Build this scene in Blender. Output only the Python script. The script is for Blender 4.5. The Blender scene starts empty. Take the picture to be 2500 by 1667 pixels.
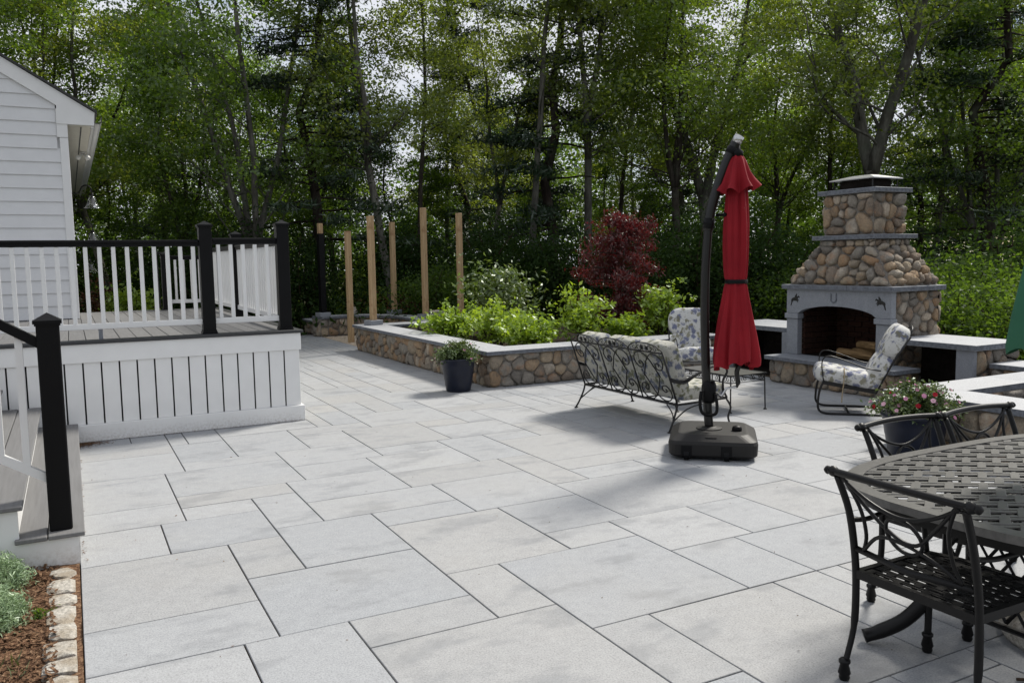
import bpy, bmesh, math, random
import numpy as np
from mathutils import Vector, Matrix

sc = bpy.context.scene
COL = sc.collection
PI = math.pi
R = math.radians

# ------------------------------------------------------------------ camera
cam_d = bpy.data.cameras.new('camera')
cam = bpy.data.objects.new('camera', cam_d)
COL.objects.link(cam)
CAM = Vector((-0.418, -4.972, 1.615))
_pitch, _roll, _yaw = 0.09696, -0.0165, 0.48291
_f = Vector((0, math.cos(_pitch), -math.sin(_pitch)))
_r0 = Vector((1, 0, 0))
_u0 = Vector((0, math.sin(_pitch), math.cos(_pitch)))
_r = _r0 * math.cos(_roll) + _u0 * math.sin(_roll)
_u = -_r0 * math.sin(_roll) + _u0 * math.cos(_roll)
_rot = Matrix.Rotation(-_yaw, 3, 'Z')
FW, RT, UP = _rot @ _f, _rot @ _r, _rot @ _u
mw = Matrix.Identity(4)
for i in range(3):
    mw[i][0], mw[i][1], mw[i][2], mw[i][3] = RT[i], UP[i], -FW[i], CAM[i]
cam.matrix_world = mw
cam_d.sensor_width = 36.0
cam_d.lens = 29.545
cam_d.clip_start = 0.05
cam_d.clip_end = 1500
sc.camera = cam

# ------------------------------------------------------------------ world and sun
SUN_EL = R(47)
SUN_H = Vector((0.947, 0.322)).normalized()
SUN = Vector((SUN_H.x * math.cos(SUN_EL), SUN_H.y * math.cos(SUN_EL), math.sin(SUN_EL)))
world = bpy.data.worlds.new('World')
sc.world = world
world.use_nodes = True
wn, wl = world.node_tree.nodes, world.node_tree.links
wn.clear()
wo = wn.new('ShaderNodeOutputWorld')
bg = wn.new('ShaderNodeBackground')
sky = wn.new('ShaderNodeTexSky')
sky.sky_type = 'NISHITA'
sky.sun_disc = False
sky.sun_elevation = SUN_EL
sky.sun_rotation = math.atan2(SUN_H.x, SUN_H.y)
sky.air_density, sky.dust_density, sky.ozone_density = 1.0, 0.8, 1.5
tcw = wn.new('ShaderNodeTexCoord')
cmap = wn.new('ShaderNodeMapping')
cmap.inputs['Scale'].default_value = (1.0, 1.0, 2.6)
cn = wn.new('ShaderNodeTexNoise')
cn.inputs['Scale'].default_value = 3.2
cn.inputs['Detail'].default_value = 6
cn.inputs['Roughness'].default_value = 0.55
crp = wn.new('ShaderNodeValToRGB')
crp.color_ramp.elements[0].position, crp.color_ramp.elements[1].position = 0.35, 0.50
mixw = wn.new('ShaderNodeMix')
mixw.data_type = 'RGBA'
mixw.inputs[7].default_value = (9.2, 9.5, 10.2, 1)
wl.new(tcw.outputs['Generated'], cmap.inputs['Vector'])
wl.new(cmap.outputs['Vector'], cn.inputs['Vector'])
wl.new(cn.outputs['Fac'], crp.inputs['Fac'])
wl.new(crp.outputs['Color'], mixw.inputs[0])
wl.new(sky.outputs['Color'], mixw.inputs[6])
wl.new(mixw.outputs[2], bg.inputs['Color'])
bg.inputs['Strength'].default_value = 0.069
wl.new(bg.outputs[0], wo.inputs[0])

sun_d = bpy.data.lights.new('sun', 'SUN')
sun_d.energy = 4.0
sun_d.angle = R(11.0)
sun_d.color = (1.0, 0.95, 0.86)
sun = bpy.data.objects.new('sun', sun_d)
COL.objects.link(sun)
sun.location = SUN * 60
sun.rotation_euler = SUN.to_track_quat('Z', 'Y').to_euler()

sc.view_settings.view_transform = 'Standard'
sc.view_settings.look = 'None'
sc.view_settings.gamma = 1.0
sc.view_settings.use_curve_mapping = False
sc.view_settings.exposure = 0.36
sc.render.engine = 'CYCLES'
sc.cycles.use_denoising = True
sc.cycles.max_bounces = 7
sc.cycles.diffuse_bounces = 3
sc.cycles.glossy_bounces = 2
sc.cycles.transmission_bounces = 4
sc.cycles.transparent_max_bounces = 6
sc.cycles.caustics_reflective = False
sc.cycles.caustics_refractive = False
sc.cycles.sample_clamp_indirect = 6.0

# ------------------------------------------------------------------ helpers
def project_xy(sx, depth):
    """ground point under photo column sx at a distance along the view axis"""
    lat = (sx - 1250.0) / 2051.7 * depth
    fh = Vector((FW.x, FW.y)).normalized()
    rh = Vector((fh.y, -fh.x))
    p = Vector((CAM.x, CAM.y)) + fh * depth + rh * lat
    return p.x, p.y

def terrain_z(x, y):
    dx = max(-14 - x, 0, x - 9.3)
    dy = max(-14 - y, 0, y - 14.9)
    d = math.hypot(dx, dy)
    t = min(d / 10.0, 1.0)
    t = t * t * (3 - 2 * t)
    return -0.09 - 1.0 * t + (0.12 * math.sin(x * 0.35) * math.cos(y * 0.28) * t)

class MB:
    def __init__(self):
        self.v, self.f = [], []
    def add(self, vs, fs):
        o = len(self.v)
        self.v.extend([tuple(p) for p in vs])
        self.f.extend([tuple(i + o for i in f) for f in fs])
        return self
    def box(self, x0, x1, y0, y1, z0, z1, b=0.0):
        if x0 > x1: x0, x1 = x1, x0
        if y0 > y1: y0, y1 = y1, y0
        if z0 > z1: z0, z1 = z1, z0
        if b <= 0:
            vs = [(x, y, z) for z in (z0, z1) for y in (y0, y1) for x in (x0, x1)]
            fs = [(0, 2, 3, 1), (4, 5, 7, 6), (0, 1, 5, 4), (2, 6, 7, 3), (0, 4, 6, 2), (1, 3, 7, 5)]
            return self.add(vs, fs)
        b = min(b, (x1 - x0) * .45, (y1 - y0) * .45, (z1 - z0) * .45)
        pts = []
        for X, sx in ((x0, 1), (x1, -1)):
            for Y, sy in ((y0, 1), (y1, -1)):
                for Z, sz in ((z0, 1), (z1, -1)):
                    pts += [(X, Y + sy * b, Z + sz * b), (X + sx * b, Y, Z + sz * b), (X + sx * b, Y + sy * b, Z)]
        return self.hull(pts)
    def hull(self, pts):
        bm = bmesh.new()
        vs = [bm.verts.new(p) for p in pts]
        res = bmesh.ops.convex_hull(bm, input=vs)
        bmesh.ops.dissolve_limit(bm, angle_limit=0.01, verts=bm.verts, edges=bm.edges)
        bmesh.ops.recalc_face_normals(bm, faces=bm.faces)
        bm.verts.index_update()
        self.add([v.co[:] for v in bm.verts], [[v.index for v in f.verts] for f in bm.faces])
        bm.free()
        return self
    def obox(self, c, ax, ay, az, b=0.0):
        """box centred on c with half-axis vectors"""
        c, ax, ay, az = Vector(c), Vector(ax), Vector(ay), Vector(az)
        vs = [c + ax * i + ay * j + az * k for k in (-1, 1) for j in (-1, 1) for i in (-1, 1)]
        return self.add(vs, [(0, 2, 3, 1), (4, 5, 7, 6), (0, 1, 5, 4), (2, 6, 7, 3), (0, 4, 6, 2), (1, 3, 7, 5)])
    def tube(self, pts, rad, n=6, closed=False, caps=True, squash=None):
        pts = [Vector(p) for p in pts]
        m = len(pts)
        if not hasattr(rad, '__len__'): rad = [rad] * m
        rings = []
        prev = None
        for i, p in enumerate(pts):
            if closed:
                t = pts[(i + 1) % m] - pts[i - 1]
            else:
                t = pts[min(i + 1, m - 1)] - pts[max(i - 1, 0)]
            if t.length < 1e-9: t = Vector((0, 0, 1))
            t.normalize()
            if prev is None:
                a = Vector((0, 0, 1)) if abs(t.z) < .9 else Vector((1, 0, 0))
                nrm = t.cross(a).normalized()
            else:
                nrm = (prev - t * prev.dot(t))
                if nrm.length < 1e-6:
                    nrm = t.cross(Vector((0, 0, 1)))
                nrm.normalize()
            prev = nrm
            bi = t.cross(nrm)
            rings.append([p + (nrm * math.cos(2 * PI * k / n) + bi * math.sin(2 * PI * k / n)) * rad[i] for k in range(n)])
        vs = [q for r_ in rings for q in r_]
        fs = []
        cnt = m if closed else m - 1
        for i in range(cnt):
            a, b_ = i * n, ((i + 1) % m) * n
            for k in range(n):
                k2 = (k + 1) % n
                fs.append((a + k, a + k2, b_ + k2, b_ + k))
        if caps and not closed:
            fs.append(tuple(range(n - 1, -1, -1)))
            fs.append(tuple((m - 1) * n + k for k in range(n)))
        return self.add(vs, fs)
    def lathe(self, prof, n=20, c=(0, 0, 0), fold=None, close=True):
        vs, fs = [], []
        for i, (r_, z) in enumerate(prof):
            for k in range(n):
                a = 2 * PI * k / n
                rr, zz = (r_, z) if fold is None else fold(r_, z, a, i)
                vs.append((c[0] + rr * math.cos(a), c[1] + rr * math.sin(a), c[2] + zz))
        for i in range(len(prof) - 1):
            for k in range(n):
                k2 = (k + 1) % n
                fs.append((i * n + k, i * n + k2, (i + 1) * n + k2, (i + 1) * n + k))
        if close:
            fs.append(tuple(range(n - 1, -1, -1)))
            fs.append(tuple((len(prof) - 1) * n + k for k in range(n)))
        return self.add(vs, fs)
    def prism(self, poly, z0, z1):
        """extrude a plan polygon between two heights"""
        n = len(poly)
        vs = [(x, y, z0) for x, y in poly] + [(x, y, z1) for x, y in poly]
        fs = [tuple(range(n - 1, -1, -1)), tuple(range(n, 2 * n))]
        for i in range(n):
            j = (i + 1) % n
            fs.append((i, j, n + j, n + i))
        return self.add(vs, fs)
    def blob(self, a, b, c, e=0.35, cen=(0, 0, 0), nu=20, nv=12, rot=None):
        """rounded cushion shape (superellipsoid)"""
        def sp(x, p): return math.copysign(abs(x) ** p, x)
        vs, fs = [], []
        for j in range(nv + 1):
            ph = -PI / 2 + PI * j / nv
            for i in range(nu):
                th = 2 * PI * i / nu
                p = Vector((a * sp(math.cos(ph), e) * sp(math.cos(th), e), b * sp(math.cos(ph), e) * sp(math.sin(th), e), c * sp(math.sin(ph), e * 1.6)))
                if rot is not None: p = rot @ p
                vs.append((p.x + cen[0], p.y + cen[1], p.z + cen[2]))
        for j in range(nv):
            for i in range(nu):
                i2 = (i + 1) % nu
                fs.append((j * nu + i, j * nu + i2, (j + 1) * nu + i2, (j + 1) * nu + i))
        return self.add(vs, fs)
    def xf(self, fn):
        self.v = [tuple(fn(Vector(p))) for p in self.v]
        return self
    def mesh(self, name, smooth=False):
        me = bpy.data.meshes.new(name)
        me.from_pydata(self.v, [], self.f)
        me.validate(clean_customdata=False)
        if smooth:
            me.polygons.foreach_set('use_smooth', [True] * len(me.polygons))
            me.update()
        return me

def tag(o, label=None, cat=None, group=None, kind=None):
    if label: o['label'] = label
    if cat: o['category'] = cat
    if group: o['group'] = group
    if kind: o['kind'] = kind
    return o

def link(name, me, m, parent=None, smooth_angle=None):
    o = bpy.data.objects.new(name, me)
    COL.objects.link(o)
    if m is not None and len(me.materials) == 0: me.materials.append(m)
    if parent is not None: o.parent = parent
    return o

def thing(name, label, cat, loc=(0, 0, 0), rz=0.0, group=None):
    o = bpy.data.objects.new(name, None)
    o.empty_display_size = 0.1
    COL.objects.link(o)
    o.location = loc
    o.rotation_euler = (0, 0, rz)
    return tag(o, label, cat, group)

def part(name, mb, m, parent, world_pts=True, smooth=False):
    """mb in world metres when the parent is an unrotated root, else in its local metres"""
    if world_pts and parent is not None:
        p, off = parent, Vector((0, 0, 0))
        while p is not None:
            off += p.location
            p = p.parent
        if off.length > 0:
            mb.v = [(x - off.x, y - off.y, z - off.z) for x, y, z in mb.v]
    return link(name, mb.mesh(name, smooth), m, parent)

def lpart(name, mb, m, parent, smooth=False):
    return part(name, mb, m, parent, False, smooth)

def copy_tree(o, parent=None):
    c = o.copy()
    COL.objects.link(c)
    c.parent = parent
    for ch in list(o.children):
        copy_tree(ch, c)
    return c

def np_mesh(name, verts, quads, mat_):
    me = bpy.data.meshes.new(name)
    nv, nf = len(verts), len(quads)
    k = quads.shape[1]
    me.vertices.add(nv)
    me.vertices.foreach_set('co', verts.astype(np.float32).ravel())
    me.loops.add(nf * k)
    me.loops.foreach_set('vertex_index', quads.astype(np.int32).ravel())
    me.polygons.add(nf)
    me.polygons.foreach_set('loop_start', np.arange(0, nf * k, k, dtype=np.int32))
    me.update(calc_edges=True)
    me.validate()
    me.materials.append(mat_)
    return me

def bez(p0, p1, p2, p3, n=10):
    p0, p1, p2, p3 = Vector(p0), Vector(p1), Vector(p2), Vector(p3)
    return [p0 * (1 - t) ** 3 + p1 * 3 * t * (1 - t) ** 2 + p2 * 3 * t * t * (1 - t) + p3 * t ** 3 for t in [i / n for i in range(n + 1)]]

def smooth_path(pts, n=6):
    """Catmull-Rom through the points"""
    P = [Vector(p) for p in pts]
    out = []
    for i in range(len(P) - 1):
        a, b, c, d = P[max(i - 1, 0)], P[i], P[i + 1], P[min(i + 2, len(P) - 1)]
        for k in range(n):
            t = k / n
            out.append(0.5 * ((2 * b) + (c - a) * t + (2 * a - 5 * b + 4 * c - d) * t * t + (3 * b - a - 3 * c + d) * t ** 3))
    out.append(P[-1])
    return out

# ------------------------------------------------------------------ materials
class NT:
    def __init__(self, name):
        self.m = bpy.data.materials.new(name)
        self.m.use_nodes = True
        self.t = self.m.node_tree
        self.n, self.l = self.t.nodes, self.t.links
        self.n.clear()
        self.out = self.n.new('ShaderNodeOutputMaterial')
        self._pos = self._obj = None
    def pos(self):
        if self._pos is None: self._pos = self.n.new('ShaderNodeNewGeometry').outputs['Position']
        return self._pos
    def objc(self):
        if self._obj is None: self._obj = self.n.new('ShaderNodeTexCoord').outputs['Object']
        return self._obj
    def rnd(self):
        return self.n.new('ShaderNodeObjectInfo').outputs['Random']
    def mapping(self, src, scale=(1, 1, 1), loc=(0, 0, 0), rot=(0, 0, 0)):
        m = self.n.new('ShaderNodeMapping')
        m.inputs['Scale'].default_value = scale
        m.inputs['Location'].default_value = loc
        m.inputs['Rotation'].default_value = rot
        self.l.new(src, m.inputs['Vector'])
        return m.outputs['Vector']
    def noise(self, src, scale, detail=4, rough=.55, out='Fac'):
        t = self.n.new('ShaderNodeTexNoise')
        t.inputs['Scale'].default_value = scale
        t.inputs['Detail'].default_value = detail
        t.inputs['Roughness'].default_value = rough
        self.l.new(src, t.inputs['Vector'])
        return t.outputs[out]
    def voronoi(self, src, scale, out='Distance', feature='F1'):
        t = self.n.new('ShaderNodeTexVoronoi')
        t.feature = feature
        t.inputs['Scale'].default_value = scale
        self.l.new(src, t.inputs['Vector'])
        return t.outputs[out]
    def ramp(self, fac, stops, interp='LINEAR'):
        r_ = self.n.new('ShaderNodeValToRGB')
        r_.color_ramp.interpolation = interp
        el = r_.color_ramp.elements
        while len(el) < len(stops): el.new(0.5)
        for e, (p, c) in zip(el, stops):
            e.position = p
            e.color = c if len(c) == 4 else (*c, 1)
        self.l.new(fac, r_.inputs['Fac'])
        return r_.outputs['Color']
    def mix(self, fac, a, b, mode='MIX'):
        m = self.n.new('ShaderNodeMix')
        m.data_type = 'RGBA'
        m.blend_type = mode
        for sock, val in ((m.inputs[0], fac), (m.inputs[6], a), (m.inputs[7], b)):
            if hasattr(val, 'is_linked'): self.l.new(val, sock)
            elif hasattr(val, '__len__'): sock.default_value = val if len(val) == 4 else (*val, 1)
            else: sock.default_value = val
        return m.outputs[2]
    def math(self, op, a, b=0.0):
        m = self.n.new('ShaderNodeMath')
        m.operation = op
        for sock, val in ((m.inputs[0], a), (m.inputs[1], b)):
            if hasattr(val, 'is_linked'): self.l.new(val, sock)
            else: sock.default_value = val
        return m.outputs[0]
    def bsdf(self, col, rough=.6, metal=0.0, spec=.5, bump=None, bstr=.3, bdist=.01, coat=0):
        b = self.n.new('ShaderNodeBsdfPrincipled')
        for key, val in (('Base Color', col), ('Roughness', rough), ('Metallic', metal), ('Specular IOR Level', spec), ('Coat Weight', coat)):
            s = b.inputs[key]
            if hasattr(val, 'is_linked'): self.l.new(val, s)
            elif hasattr(val, '__len__'): s.default_value = val if len(val) == 4 else (*val, 1)
            else: s.default_value = val
        if bump is not None:
            bn = self.n.new('ShaderNodeBump')
            bn.inputs['Strength'].default_value = bstr
            bn.inputs['Distance'].default_value = bdist
            self.l.new(bump, bn.inputs['Height'])
            self.l.new(bn.outputs['Normal'], b.inputs['Normal'])
        self.l.new(b.outputs[0], self.out.inputs['Surface'])
        return self.m

def plain(name, col, rough=.55, spec=.5, metal=0, nscale=30, amt=.12, bstr=.1, bdist=.003):
    t = NT(name)
    n = t.noise(t.pos(), nscale, 5)
    n2 = t.noise(t.pos(), 2.3, 3)
    lo = tuple(c * (1 - amt) for c in col)
    hi = tuple(min(c * (1 + amt), 1) for c in col)
    c1 = t.ramp(n, [(.3, lo), (.7, hi)])
    c2 = t.mix(t.math('MULTIPLY', n2, .25), c1, tuple(c * .8 for c in col))
    return t.bsdf(c2, rough, metal, spec, n, bstr, bdist)

def make_mats():
    M = {}
    # thermal bluestone paving: per-slab tone, fine speckle, soft stains with their own outline
    def bluestone(name, tones, stain=.58, rough=.75):
        t = NT(name)
        rnd = t.rnd()
        base = t.ramp(rnd, tones)
        vm = t.n.new('ShaderNodeVectorMath'); vm.operation = 'SCALE'
        vm.inputs[0].default_value = (37.0, 61.0, 13.0)
        t.l.new(rnd, vm.inputs['Scale'])
        va = t.n.new('ShaderNodeVectorMath'); va.operation = 'ADD'
        t.l.new(t.pos(), va.inputs[0]); t.l.new(vm.outputs[0], va.inputs[1])
        sl = va.outputs[0]
        sp = t.noise(t.pos(), 120, 3, .8)
        spk = t.ramp(sp, [(.30, (.60, .60, .60)), (.5, (1, 1, 1)), (.72, (1.25, 1.25, 1.25))])
        c = t.mix(1.0, base, spk, 'MULTIPLY')
        big = t.noise(t.mapping(sl, (1.3, 2.6, 1)), 1.5, 6, .62)
        st = t.ramp(big, [(.53, (0, 0, 0)), (.66, (1, 1, 1))])
        c = t.mix(t.math('MULTIPLY', st, stain), c, tuple(x * .66 for x in tones[0][1][:3]))
        mid = t.noise(sl, 16, 5, .7)
        c = t.mix(.14, c, t.ramp(mid, [(.3, (.20, .19, .18)), (.7, (.50, .50, .49))]))
        warm = t.noise(t.mapping(sl, (1, 1, 1), (7, 3, 0)), 1.1, 4)
        c = t.mix(t.math('MULTIPLY', t.ramp(warm, [(.5, (0, 0, 0)), (.72, (1, 1, 1))]), .12), c, (.38, .355, .31))
        hgt = t.math('ADD', t.math('MULTIPLY', sp, .5), mid)
        return t.bsdf(c, rough, 0, .35, hgt, .35, .004)
    M['paver'] = bluestone('thermal_bluestone_paving', [(0, (.272, .287, .308)), (.2, (.322, .332, .346)), (.4, (.290, .303, .322)), (.6, (.340, .349, .362)), (.8, (.300, .306, .314)), (1, (.326, .328, .330))])
    M['coping'] = bluestone('bluestone_coping', [(0, (.33, .345, .37)), (1, (.39, .40, .42))], .2)
    M['rockface'] = plain('rock_faced_bluestone', (.135, .145, .165), .85, .2, 0, 26, .35, .7, .012)
    M['granite'] = bluestone('honed_grey_stone', [(0, (.180, .197, .228)), (1, (.212, .228, .258))], .25, .6)
    M['joint'] = plain('joint_sand', (.055, .042, .032), .95, .1, 0, 120, .4)
    # fieldstone
    t = NT('rounded_fieldstone')
    rnd = t.rnd()
    base = t.ramp(rnd, [(0, (.32, .28, .22)), (.1, (.27, .268, .258)), (.2, (.38, .285, .18)), (.29, (.46, .44, .40)), (.37, (.20, .145, .10)), (.46, (.40, .34, .25)), (.54, (.165, .16, .155)), (.62, (.35, .235, .125)), (.70, (.36, .335, .295)), (.78, (.235, .19, .15)), (.86, (.25, .245, .235)), (.95, (.52, .485, .42))], 'CONSTANT')
    p = t.mapping(t.pos(), (1, 1, 1))
    mot = t.noise(p, 14, 6, .65)
    c = t.mix(.75, base, t.ramp(mot, [(.3, (.10, .085, .07)), (.5, (.30, .25, .19)), (.72, (.50, .44, .36))]), 'OVERLAY')
    rust = t.noise(t.mapping(t.pos(), (1, 1, 1), (4, 9, 2)), 6, 4)
    c = t.mix(t.math('MULTIPLY', t.ramp(rust, [(.55, (0, 0, 0)), (.68, (1, 1, 1))]), .55), c, (.30, .135, .04))
    fine = t.noise(p, 70, 4, .7)
    c = t.mix(.25, c, t.ramp(fine, [(.3, (.12, .11, .10)), (.7, (.5, .47, .42))]))
    M['stone'] = t.bsdf(c, .85, 0, .25, t.math('ADD', mot, t.math('MULTIPLY', fine, .4)), .9, .022)
    M['mortar'] = plain('wall_mortar', (.19, .175, .155), .95, .1, 0, 60, .3, .5, .01)
    M['cobble'] = plain('tan_cobble', (.46, .38, .29), .9, .2, 0, 22, .3, .5, .01)
    # granite setts of the bed edging
    t = NT('weathered_granite_sett')
    a = t.noise(t.pos(), 60, 5, .7); b = t.noise(t.pos(), 9, 4)
    c = t.ramp(a, [(.3, (.20, .19, .17)), (.55, (.47, .44, .39)), (.75, (.62, .59, .53))])
    c = t.mix(t.math('MULTIPLY', t.ramp(b, [(.42, (0, 0, 0)), (.62, (1, 1, 1))]), .65), c, (.24, .19, .13))
    M['sett'] = t.bsdf(c, .9, 0, .2, t.math('ADD', a, b), .7, .012)
    t = NT('white_trim_paint')
    n = t.noise(t.pos(), 6, 5); fine = t.noise(t.pos(), 45, 4, .7)
    c = t.ramp(n, [(.3, (.72, .72, .71)), (.7, (.76, .76, .75))])
    sep = t.n.new('ShaderNodeSeparateXYZ'); t.l.new(t.pos(), sep.inputs[0])
    splash = t.ramp(sep.outputs['Z'], [(.0, (1, 1, 1)), (.13, (0, 0, 0))])
    c = t.mix(t.math('MULTIPLY', t.math('MULTIPLY', t.ramp(fine, [(.42, (0, 0, 0)), (.66, (1, 1, 1))]), splash), .5), c, (.30, .25, .19))
    M['white'] = t.bsdf(c, .42, 0, .4, n, .03, .003)
    M['siding'] = plain('white_clapboard_paint', (.70, .705, .71), .5, .35, 0, 5, .035, .03)
    M['soffit'] = plain('cream_soffit_paint', (.72, .69, .60), .5, .3, 0, 5, .03, .03)
    M['roofing'] = plain('asphalt_shingle', (.06, .06, .06), .9, .2, 0, 60, .3)
    # composite boards
    t = NT('grey_composite_board')
    rnd = t.rnd()
    base = t.ramp(rnd, [(0, (.125, .124, .126)), (1, (.165, .163, .163))])
    g = t.noise(t.mapping(t.pos(), (60, 2.2, 10)), 1.0, 5, .6)
    c = t.mix(.25, base, t.ramp(g, [(.3, (.09, .088, .087)), (.7, (.23, .23, .23))]))
    M['deckboard'] = t.bsdf(c, .62, 0, .35, g, .2, .004)
    M['trimdark'] = plain('charcoal_edge_board', (.035, .036, .038), .5, .4, 0, 15, .15)
    M['black'] = plain('black_vinyl', (.0035, .0035, .004), .45, .16, 0, 8, .15, .02)
    M['iron'] = plain('black_wrought_iron', (.011, .0105, .0105), .45, .35, .0, 80, .35, .2)
    M['bronze'] = plain('dark_bronze_aluminium', (.006, .0056, .0055), .40, .24, .0, 50, .25, .1)
    M['tablemetal'] = plain('sheen_lifted_cast_aluminium', (.090, .087, .082), .33, .65, .0, 50, .25, .1)  # base grey lifted so the colour carries the sky's sheen on the top
    M['pole'] = plain('charcoal_umbrella_pole', (.009, .0085, .008), .30, .4, .0, 40, .15, .05)
    M['plastic'] = plain('dark_grey_moulded_plastic', (.016, .015, .0143), .55, .28, 0, 300, .12, .25, .002)
    M['steel'] = plain('brushed_steel', (.55, .55, .55), .28, .5, .95, 60, .08)
    M['potblue'] = plain('navy_glazed_pot', (.006, .009, .021), .4, .35, 0, 14, .2, .05)
    M['rooflid'] = plain('galvanised_chimney_cap', (.50, .50, .51), .3, .5, .8, 30, .1)
    M['soil'] = plain('dark_soil', (.028, .02, .014), .95, .1, 0, 60, .5, .8, .02)
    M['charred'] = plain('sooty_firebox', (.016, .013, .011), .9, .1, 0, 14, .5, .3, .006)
    t = NT('firebrick')
    rnd = t.rnd()
    c = t.ramp(rnd, [(0, (.026, .012, .009)), (.5, (.042, .018, .012)), (1, (.020, .012, .01))])
    n = t.noise(t.pos(), 30, 4)
    c = t.mix(.4, c, t.ramp(n, [(.3, (.006, .005, .004)), (.7, (.05, .028, .02))]))
    M['firebrick'] = t.bsdf(c, .9, 0, .1, n, .4, .006)
    # cedar posts
    t = NT('fresh_cedar')
    g = t.noise(t.mapping(t.objc(), (38, 38, 1.6)), 1, 5, .6)
    k = t.noise(t.mapping(t.objc(), (5, 5, 3.2)), 2.2, 2)
    c = t.ramp(g, [(.25, (.27, .175, .09)), (.5, (.40, .275, .15)), (.75, (.49, .36, .21))])
    c = t.mix(t.math('MULTIPLY', t.ramp(k, [(.58, (0, 0, 0)), (.72, (1, 1, 1))]), .55), c, (.20, .085, .03))
    M['cedar'] = t.bsdf(c, .6, 0, .3, g, .2, .004)
    t = NT('split_firewood')
    g = t.noise(t.mapping(t.objc(), (4, 30, 30)), 1.5, 5, .6)
    c = t.ramp(g, [(.25, (.07, .04, .02)), (.5, (.19, .12, .055)), (.75, (.30, .20, .10))])
    M['log'] = t.bsdf(c, .8, 0, .2, g, .4, .01)
    # red canvas
    t = NT('red_canvas')
    n = t.noise(t.pos(), 3.5, 3)
    c = t.ramp(n, [(.3, (.20, .006, .012)), (.7, (.27, .010, .017))])
    w = t.noise(t.pos(), 260, 2)
    M['red'] = t.bsdf(c, .75, 0, .2, w, .15, .001)
    t = NT('green_canvas')
    n = t.noise(t.pos(), 3.5, 3)
    c = t.ramp(n, [(.3, (.028, .115, .065)), (.7, (.04, .145, .085))])
    M['greenc'] = t.bsdf(c, .75, 0, .2, t.noise(t.pos(), 260, 2), .15, .001)
    # floral cushion print
    def floral(name, ground, blues, olives):
        t = NT(name)
        o = t.objc()
        wob = t.noise(o, 22, 3, .6, 'Color')
        ow = t.mix(.10, o, wob)
        v1 = t.voronoi(t.mapping(ow, (1, 1, 1), (.3, .1, .7)), 12)
        v2 = t.voronoi(t.mapping(ow, (1, 1, 1), (2.1, 5.3, 1.2)), 14)
        v3 = t.noise(t.mapping(ow, (1, 1, 1), (9.1, 2.3, 4.2)), 36, 3, .6)
        zone = t.noise(o, 5.5, 2)
        zone2 = t.noise(t.mapping(o, (1, 1, 1), (5, 5, 5)), 6.5, 2)
        c = ground
        f1 = t.math('MULTIPLY', t.ramp(v1, [(.30, (1, 1, 1)), (.46, (0, 0, 0))]), t.ramp(zone, [(.24, (0, 0, 0)), (.36, (1, 1, 1))]))
        f2 = t.math('MULTIPLY', t.ramp(v2, [(.26, (1, 1, 1)), (.42, (0, 0, 0))]), t.ramp(zone2, [(.26, (0, 0, 0)), (.38, (1, 1, 1))]))
        f3 = t.ramp(v3, [(.60, (0, 0, 0)), (.66, (1, 1, 1))])
        c = t.mix(t.math('MULTIPLY', f3, .7), c, (.20, .20, .16))
        c = t.mix(t.math('MULTIPLY', f1, .85), c, blues)
        c = t.mix(t.math('MULTIPLY', f2, .80), c, olives)
        return t.bsdf(c, .85, 0, .2, t.noise(o, 9, 3), .35, .012)
    M['floral'] = floral('floral_cushion_print', (.52, .52, .50), (.085, .10, .19), (.16, .15, .085))
    M['floral2'] = floral('faded_floral_cushion_print', (.40, .395, .35), (.075, .09, .15), (.10, .105, .05))
    # bark
    def bark(name, lo, mid, hi, sc_=9):
        t = NT(name)
        g = t.noise(t.mapping(t.objc(), (1, 1, .22)), sc_, 6, .65)
        l = t.noise(t.pos(), 1.7, 4)
        c = t.ramp(g, [(.28, lo), (.52, mid), (.76, hi)])
        c = t.mix(t.math('MULTIPLY', t.ramp(l, [(.5, (0, 0, 0)), (.68, (1, 1, 1))]), .4), c, (.13, .15, .11))
        return t.bsdf(c, .95, 0, .1, g, .8, .03)
    M['bark'] = bark('grey_brown_bark', (.016, .013, .010), (.045, .038, .031), (.09, .08, .07))
    M['barkpale'] = bark('pale_lichened_bark', (.03, .028, .024), (.095, .09, .078), (.20, .195, .17), 6)
    M['barkdark'] = bark('dark_pine_bark', (.012, .009, .008), (.032, .025, .021), (.07, .055, .045))
    M['twig'] = plain('brown_twig', (.05, .035, .025), .9, .1, 0, 60, .4)
    # foliage: leaf colours, half the light passes through
    def leaf(name, a, b, c_, trans=.45, tcol=None, gloss=.06):
        t = NT(name)
        big = t.noise(t.pos(), .55, 3)
        sm = t.noise(t.pos(), 9.0, 2)
        rnd = t.rnd()
        k = t.math('ADD', t.math('MULTIPLY', sm, .6), t.math('ADD', t.math('MULTIPLY', big, .3), t.math('MULTIPLY', rnd, .12)))
        col = t.ramp(k, [(.32, a), (.52, b), (.72, c_)])
        d = t.n.new('ShaderNodeBsdfDiffuse')
        tr = t.n.new('ShaderNodeBsdfTranslucent')
        gl = t.n.new('ShaderNodeBsdfGlossy')
        gl.inputs['Roughness'].default_value = .42
        gl.inputs['Color'].default_value = (.8, .85, .8, 1)
        t.l.new(col, d.inputs['Color'])
        tc = t.mix(1.0, col, tcol or (1.25, 1.25, .55), 'MULTIPLY')
        t.l.new(tc, tr.inputs['Color'])
        m1 = t.n.new('ShaderNodeMixShader')
        m1.inputs[0].default_value = trans
        t.l.new(d.outputs[0], m1.inputs[1]); t.l.new(tr.outputs[0], m1.inputs[2])
        m2 = t.n.new('ShaderNodeMixShader')
        m2.inputs[0].default_value = gloss
        t.l.new(m1.outputs[0], m2.inputs[1]); t.l.new(gl.outputs[0], m2.inputs[2])
        t.l.new(m2.outputs[0], t.out.inputs['Surface'])
        return t.m
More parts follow.
